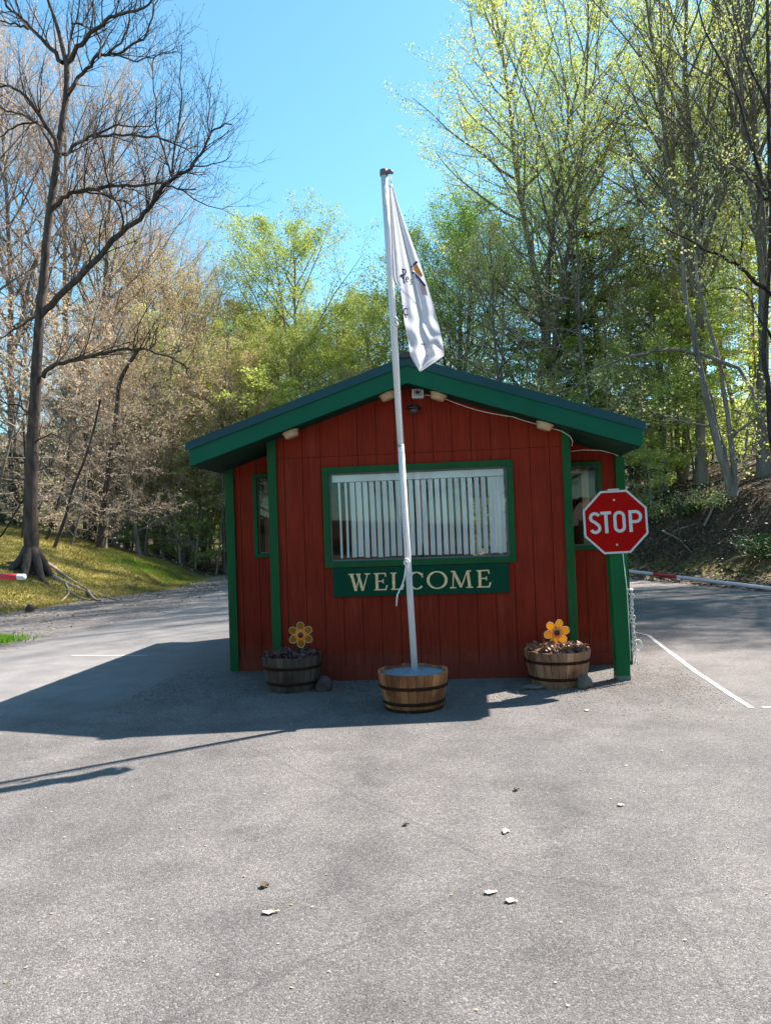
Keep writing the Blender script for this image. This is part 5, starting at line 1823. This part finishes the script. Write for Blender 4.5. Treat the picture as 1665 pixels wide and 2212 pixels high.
limbs = [(E((1145, 110), (1000, 75), (860, 75), (720, 110), (560, 150), (420, 200), (250, 330), (60, 400)), 9, 2, -1.5),
         (E((1150, 90), (1290, 150), (1430, 220), (1520, 360), (1570, 500), (1610, 620), (1640, 700)), 9, 5, -1.0),
         (E((1240, 620), (1080, 600), (940, 560), (820, 520), (640, 480)), 5, 2, 1.5),
         (E((1370, 700), (1450, 640), (1560, 560), (1665, 540)), 8, 4, -0.8),
         (G((1225, 1400), (1130, 1250), (1040, 1180), (940, 1080), (860, 960)), 6, 2, 1.5),
         (G((1215, 1200), (1180, 1050), (1120, 900), (1090, 780)), 6, 2, -1.5),
         (G((1280, 1250), (1330, 1120), (1400, 1020), (1420, 880)), 6, 2, 1.5)]
t, root = hero('forked_tree', 'grey tree forking into several stems on top of the right bank', stems, limbs, 24.0, rs, None, None, None, 0.1, 8, (1580, 1070))
root.location.z -= 0
trm, crm, _ = make_tree_meshes(t, 'forked_tree', M['bark_grey'], M['twig_dark'], M['lf_olive'], 0.09, 0.3, (8, 3), 10)
link('trunk', trm, root)
link('crown', crm, root)

stems = [(E((1700, 900), (1665, 700), (1650, 500), (1640, 300), (1610, 100)) + G((1650, 1400), (1665, 1100), (1655, 800), (1650, 400), (1645, 0)), 14, 7),
         (G((1650, 1000), (1560, 720), (1500, 500), (1420, 320), (1330, 150), (1290, 0)), 8, 3)]
limbs = [(G((1665, 1480), (1560, 1400), (1490, 1330), (1380, 1280), (1240, 1200), (1130, 1150)), 9, 2.5, -1.5),
         (G((1500, 1340), (1515, 1230), (1515, 1120), (1500, 1000)), 5, 2, -1.0),
         (G((1640, 1000), (1560, 900), (1480, 830), (1400, 800)), 6, 2, 1.5),
         (G((1655, 600), (1600, 420), (1540, 300), (1500, 100)), 6, 2, -1.0),
         (G((1665, 1700), (1600, 1600), (1540, 1480), (1430, 1450), (1300, 1480)), 6, 2, 1.0)]
t, root = hero('edge_tree', 'tall dark grey tree cut off by the right edge with long crossing limbs', stems, limbs, 21.0, rs, None, None, None, 0.1, 18, (1690, 1000))
trm, crm, _ = make_tree_meshes(t, 'edge_tree', M['bark_dark'], M['twig_dark'], M['lf_olive'], 0.08, 0.2, (8, 3), 12)
link('trunk', trm, root)
link('crown', crm, root)

# leaning trunks beside the big tree
for i, (px, w0, w1, lab) in enumerate([
        (D((335, 1350), (370, 1260), (410, 1150), (440, 1050), (470, 930), (540, 760), (600, 560), (640, 380)), 9, 4, 'thin dark trunk leaning right just behind the big bare tree'),
        (D((630, 1375), (650, 1200), (665, 1050), (690, 850), (720, 650), (745, 450), (770, 250), (880, 60)), 17, 8, 'thick dark trunk leaning right at the end of the moss bank'),
        (D((130, 1340), (150, 1200), (160, 1000), (165, 800), (150, 500)), 8, 5, 'thin straight trunk close behind the left of the big bare tree'),
        (D((270, 1300), (310, 1240), (340, 1150), (380, 1000), (430, 800), (450, 600)), 7, 3, 'thin curved trunk rising behind the moss bank'),
        (D((-20, 1270), (20, 1230), (70, 1150), (110, 1080), (160, 1000)), 5, 3, 'short thin stem leaning right at the left picture edge'),
        (D((570, 1370), (590, 1200), (585, 1000), (560, 700), (520, 300), (500, 0)), 20, 9, 'stout shaded trunk left of the thick leaning one')]):
    Yt = (25.5, 29, 26, 27, 23, 31)[i]
    b0 = px[0]
    t, root = hero('leaning_tree', lab, [(px, w0, w1)], [(px[2:], w1 * 0.9, 1.5, 0.5)], Yt,
                   [dict(per_m=3, L=(0.7, 1.8), lift=0.1, woodlv=1, seg=5, wander=0.1, up=0.03), dict(seg=4, wander=0.13, up=0.0, t0=0.15, leaves=1, spread=0.03),
                    dict(n=6, ang=(25, 65), len=0.5, fall=0.4, seg=3, wander=0.15, up=0.0, rmax=0.01, rmin=0.005, min=0.2, leaves=2, spread=0.04)], None, None, None, 0.07, 70 + i, b0)
    root['group'] = 'leaning trunks behind the left bank'
    # bring the foot down to the ground
    x0, y0, z0 = t.wood[0][0][0]
    if z0 > -0.2:
        P_, Q_ = t.wood[0]
        t.wood[0] = ([(x0, y0, -0.25)] + P_, [Q_[0] * 1.25] + Q_)
    trm, crm, _ = make_tree_meshes(t, 'leaning_tree', M['bark_dark'], M['twig'], M['lf_tan'], 0.07, 0, (8, 3), 30 + i)
    link('trunk', trm, root)
    link('crown', crm, root)

# ------------------------------------------------------------------ distant wood, one mass
rg = np.random.default_rng(5)


def mass(name, label, spots, keys, mats, seed, thin=1.0):
    rg_ = np.random.default_rng(seed)
    VV, FF, MM, o_ = [], [], [], 0
    for (x, y, s_) in spots:
        key = keys[rg_.integers(len(keys))]
        V1, F1, V2, F2, fm = ARR[key]
        a = rg_.uniform(0, 6.28)
        c_, n_ = math.cos(a), math.sin(a)
        for V, F_, f_ in ((V1, F1, np.full(len(F1), 0)), (V2, F2, fm + 1)):
            if thin < 1 and V is V2:
                keep = rg_.random(len(F_)) < thin
                F_, f_ = F_[keep], f_[keep]
            W = np.stack([V[:, 0] * c_ - V[:, 1] * n_, V[:, 0] * n_ + V[:, 1] * c_, V[:, 2]], 1) * s_ + np.array([x, y, terrf(x, y)])
            if key in ('tan_a', 'tan_b', 'bare', 'sapling_bare'):
                f_ = np.where(f_ == 2, 3, f_)
            VV.append(W.astype(np.float32))
            FF.append(F_ + o_)
            MM.append(f_)
            o_ += len(W)
    me_ = mesh_np(name, np.concatenate(VV), np.concatenate(FF), mats, np.concatenate(MM))
    return tag(link(name, me_), label, kind='stuff')


spots = []
for k in range(34):
    Y = rg.uniform(50, 80)
    x = rg.uniform(-0.62, 0.66) * Y
    spots.append((x, Y, rg.uniform(0.6, 0.8)))
mass('distant_wood', 'deep spring woodland far behind the near trees', spots, ['trunk_a', 'trunk_b', 'tan_a', 'green_b', 'sapling_a', 'sapling_b'], [M['bark_grey'], M['twig'], M['lf_olive'], M['lf_tan']], 4, 0.6)
spots = []
for k in range(60):
    Y = rg.uniform(34, 50)
    f = rg.uniform(-0.55, 0.6)
    spots.append((f * Y, Y, rg.uniform(0.35, 0.8)))
mass('undergrowth', 'tangled low undergrowth between the forest trunks', spots, ['sapling_a', 'sapling_b', 'sapling_bare'], [M['bark_grey'], M['twig'], M['lf_under'], M['lf_tan']], 6, 0.8)

spots = []
for k in range(44):
    a = R(rg.uniform(95, 265)) if k % 2 else R(rg.uniform(100, 260))
    q = rg.uniform(34, 52)
    spots.append((q * math.sin(a), q * math.cos(a), rg.uniform(0.7, 1.0)))
mass('distant_wood', 'woodland on the far side of the drive behind the viewer', spots, ['tan_a', 'green_b', 'trunk_a', 'tan_b'], [M['bark_mid'], M['twig_dark'], M['lf_olive'], M['lf_tan']], 8, 0.8)

spots = [(rg.uniform(-0.68, -0.12) * q, q, rg.uniform(0.5, 0.75)) for q in rg.uniform(50, 66, 22)]
mass('distant_wood', 'tan and grey woodland far beyond the left lane', spots, ['tan_a', 'tan_b', 'sapling_bare'], [M['bark_grey'], M['twig'], M['lf_olive'], M['lf_tan']], 14, 0.7)

# ------------------------------------------------------------------ ground cover
def scatter(name, label, n, fn, mat, size, flat, seed, blade=False):
    rg_ = np.random.default_rng(seed)
    P_ = fn(rg_, n)
    z = terr(P_[:, 0], P_[:, 1])
    pos = np.stack([P_[:, 0], P_[:, 1], z + 0.004], 1)
    if blade:
        m_ = len(pos)
        d = rg_.normal(size=(m_, 3)) * 0.45
        d[:, 2] = 1
        d *= (size * rg_.uniform(0.5, 1.4, m_))[:, None]
        e = rg_.normal(size=(m_, 3))
        e[:, 2] = 0
        e *= 0.012 / (np.linalg.norm(e, axis=1, keepdims=True))
        V = np.stack([pos - e, pos + e, pos + d], 1).reshape(-1, 3)
        F_ = np.arange(m_ * 3).reshape(-1, 3)
    else:
        V, F_ = leafquads(pos, size, rg_, flat)
        V[:, 2] = np.maximum(V[:, 2], terr(V[:, 0], V[:, 1]) + 0.003)
    return tag(link(name, mesh_np(name, V, F_, [mat])), label, kind='stuff')


def left_bank(rg_, n):
    y = rg_.uniform(12, 31, n)
    lf_ = np.interp(y, LFY, LFX)
    x = lf_ + 0.2 - np.abs(rg_.normal(0, 3.0, n))
    return np.stack([x, y], 1)


def left_shoulder(rg_, n):
    y = rg_.uniform(7, 31, n)
    lf_ = np.interp(y, LFY, LFX)
    x = lf_ + rg_.beta(1.1, 1.8, n) * 5.0 - 0.4
    return np.stack([x, y], 1)


def right_shoulder(rg_, n):
    y = rg_.uniform(12, 32, n)
    rf_ = np.interp(y, RFY, RFX)
    x = rf_ - 2.2 + np.abs(rg_.normal(0, 3.5, n))
    return np.stack([x, y], 1)


def floor_all(rg_, n):
    y = rg_.uniform(31, 48, n)
    x = rg_.uniform(-0.6, 0.6, n) * y
    return np.stack([x, y], 1)


def tuft(x0, y0, r_):
    return lambda rg_, n: np.stack([x0 + rg_.normal(0, r_, n), y0 + rg_.normal(0, r_, n)], 1)


scatter('grass', 'short yellow green mossy grass on the left bank', 60000, left_bank, M['grass'], 0.06, 0, 1, True)
scatter('leaf_litter', 'dry leaves scattered on the left gravel shoulder', 7000, left_shoulder, M['litter'], 0.07, 0.92, 2)
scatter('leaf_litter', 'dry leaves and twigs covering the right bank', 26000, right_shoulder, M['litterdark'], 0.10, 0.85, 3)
scatter('leaf_litter', 'dry leaves on the forest floor behind the booth', 24000, floor_all, M['litter'], 0.12, 0.85, 4)
scatter('leaf_litter', 'dry leaves scattered over the mossy left bank', 7000, left_bank, M['litter'], 0.07, 0.85, 12)
gp = atg(8, 1386)
scatter('grass_tuft', 'fresh green grass tuft at the left edge of the drive', 900, tuft(gp[0] - 0.15, gp[1], 0.22), M['brightgrass'], 0.10, 0, 5, True)
gq = at(345, 1249, 28.5)
scatter('grass_tuft', 'fresh green grass at the far end of the left bank', 2500, lambda r_, n: np.stack([gq[0] + r_.normal(0, 0.8, n), 27.5 + r_.normal(0, 1.2, n)], 1), M['brightgrass'], 0.10, 0, 6, True)


scatter('road_litter', 'tiny dry scraps and grit strewn over the asphalt', 900, lambda r_, n: np.stack([r_.uniform(-5, 5, n), r_.uniform(1.8, 11, n)], 1), M['litter'], 0.016, 0.93, 21)
# gravel around the booth foot
def booth_gravel(rg_, n):
    s_ = rg_.uniform(-2.6, 3.1, n)
    d_ = rg_.normal(-0.35, 0.5, n)
    c_, q_ = math.cos(PSI), math.sin(PSI)
    return np.stack([B0[0] + s_ * c_ + d_ * q_, B0[1] - s_ * q_ + d_ * c_], 1)


def pebbles(name, label, n, fn, mat, size, seed):
    rg_ = np.random.default_rng(seed)
    P_ = fn(rg_, n)
    s_ = size * rg_.uniform(0.4, 1.3, n)
    base_v = np.array([(1, 0, 0), (0.3, 0.9, 0), (-0.8, 0.6, 0), (-0.8, -0.6, 0), (0.3, -0.9, 0), (0, 0, 0.75)])
    a = rg_.uniform(0, 6.28, n)
    c_, q_ = np.cos(a)[:, None], np.sin(a)[:, None]
    X = base_v[None, :, 0] * c_ - base_v[None, :, 1] * q_
    Yv = base_v[None, :, 0] * q_ + base_v[None, :, 1] * c_
    V = np.stack([X * s_[:, None] + P_[:, :1], Yv * s_[:, None] + P_[:, 1:], base_v[None, :, 2] * s_[:, None] + 0.001 + 0 * X], -1).reshape(-1, 3)
    o_ = (np.arange(n) * 6)[:, None, None]
    F_ = (o_ + np.array([(0, 1, 5), (1, 2, 5), (2, 3, 5), (3, 4, 5), (4, 0, 5)])[None]).reshape(-1, 3)
    return tag(link(name, mesh_np(name, V, F_, [mat])), label, kind='stuff')


pebbles('gravel', 'loose gravel around the foot of the booth', 9000, booth_gravel, M['stone'], 0.011, 7)

# fallen branches and ferny clumps on the right bank
def clump(px, py, r_, n, mat, size, label, name, seed, Y):
    c_ = at(px, py, Y)
    rg_ = np.random.default_rng(seed)
    gz_ = terrf(c_[0], c_[1])
    t_ = T(seed)
    for k in range(26):
        a = t_.r.uniform(0, 6.28)
        d = (math.cos(a) * 0.8, math.sin(a) * 0.8, t_.r.uniform(0.3, 1.2))
        P_, Q_, D_ = t_.line((t_.r.gauss(0, r_ * 0.3), t_.r.gauss(0, r_ * 0.3), 0), d, r_ * t_.r.uniform(0.8, 1.5), 0.008, 5, 0.12, -0.06)
        t_.twig.append((P_, Q_))
        for q in range(n // 26):
            j = t_.r.randint(1, 5)
            t_.leaf.append(tuple(P_[j][i] + t_.r.gauss(0, r_ * 0.12) for i in range(3)))
    V2, F2 = pack(t_.twig, 3)
    V3, F3 = leafquads(np.array(t_.leaf), size, rg_, 0.3)
    root_ = empty(name, (c_[0], c_[1], gz_), 0, label, 'shrub', 'shrubs on the right bank')
    link('stems', mesh_np('stems', V2, F2, [M['twig_dark']]), root_)
    link('foliage', mesh_np('foliage', V3, F3, [mat]), root_)


for i, (px, Y, r_, mt, lab) in enumerate([(1425, 28, 0.7, 'lf_olive', 'green leafed shrub at the top of the dark bank, left one'), (1490, 26.5, 0.6, 'lf_hemlock', 'dark leafed shrub in the middle of the right bank'),
                                          (1640, 21.5, 0.6, 'lf_hemlock', 'fern like shrub low on the right bank at the picture edge'), (1385, 30, 0.7, 'lf_olive', 'olive shrub directly behind the stop sign on the bank'),
                                          (1545, 25.5, 0.8, 'lf_olive', 'olive shrub below the forked tree on the right bank')]):
    clump(px, 1100, r_, 1000, M[mt], 0.08, lab, 'bank_shrub', 90 + i, Y)
for i, (a, c_, lab) in enumerate([((1560, 22.5), (1665, 21.0), 'long bare fallen branch low on the right bank'), ((1520, 25), (1600, 26), 'crooked fallen branch below the forked tree'), ((1430, 27), (1490, 24.5), 'thin pale fallen branch on the dark right bank')]):
    pts = []
    for k in range(9):
        f = k / 8
        px, Y = a[0] + (c_[0] - a[0]) * f, a[1] + (c_[1] - a[1]) * f
        q = at(px, 1150, Y)
        pts.append((q[0], q[1], terrf(q[0], q[1]) + 0.08 + 0.12 * math.sin(f * 3.1) + rnd.uniform(-0.03, 0.03)))
    mb = MB().tube(pts, [0.045 - 0.035 * k / 8 for k in range(9)], 7)
    for k in (3, 5, 6):
        p = Vector(pts[k])
        mb.tube([p, p + Vector((rnd.uniform(-0.4, 0.4), -0.1, 0.3)), p + Vector((rnd.uniform(-0.7, 0.7), -0.2, 0.55))], [0.018, 0.012, 0.006], 5)
    tag(mb.build('fallen_branch', M['root']), lab, 'branch', 'branches fallen on the right bank')
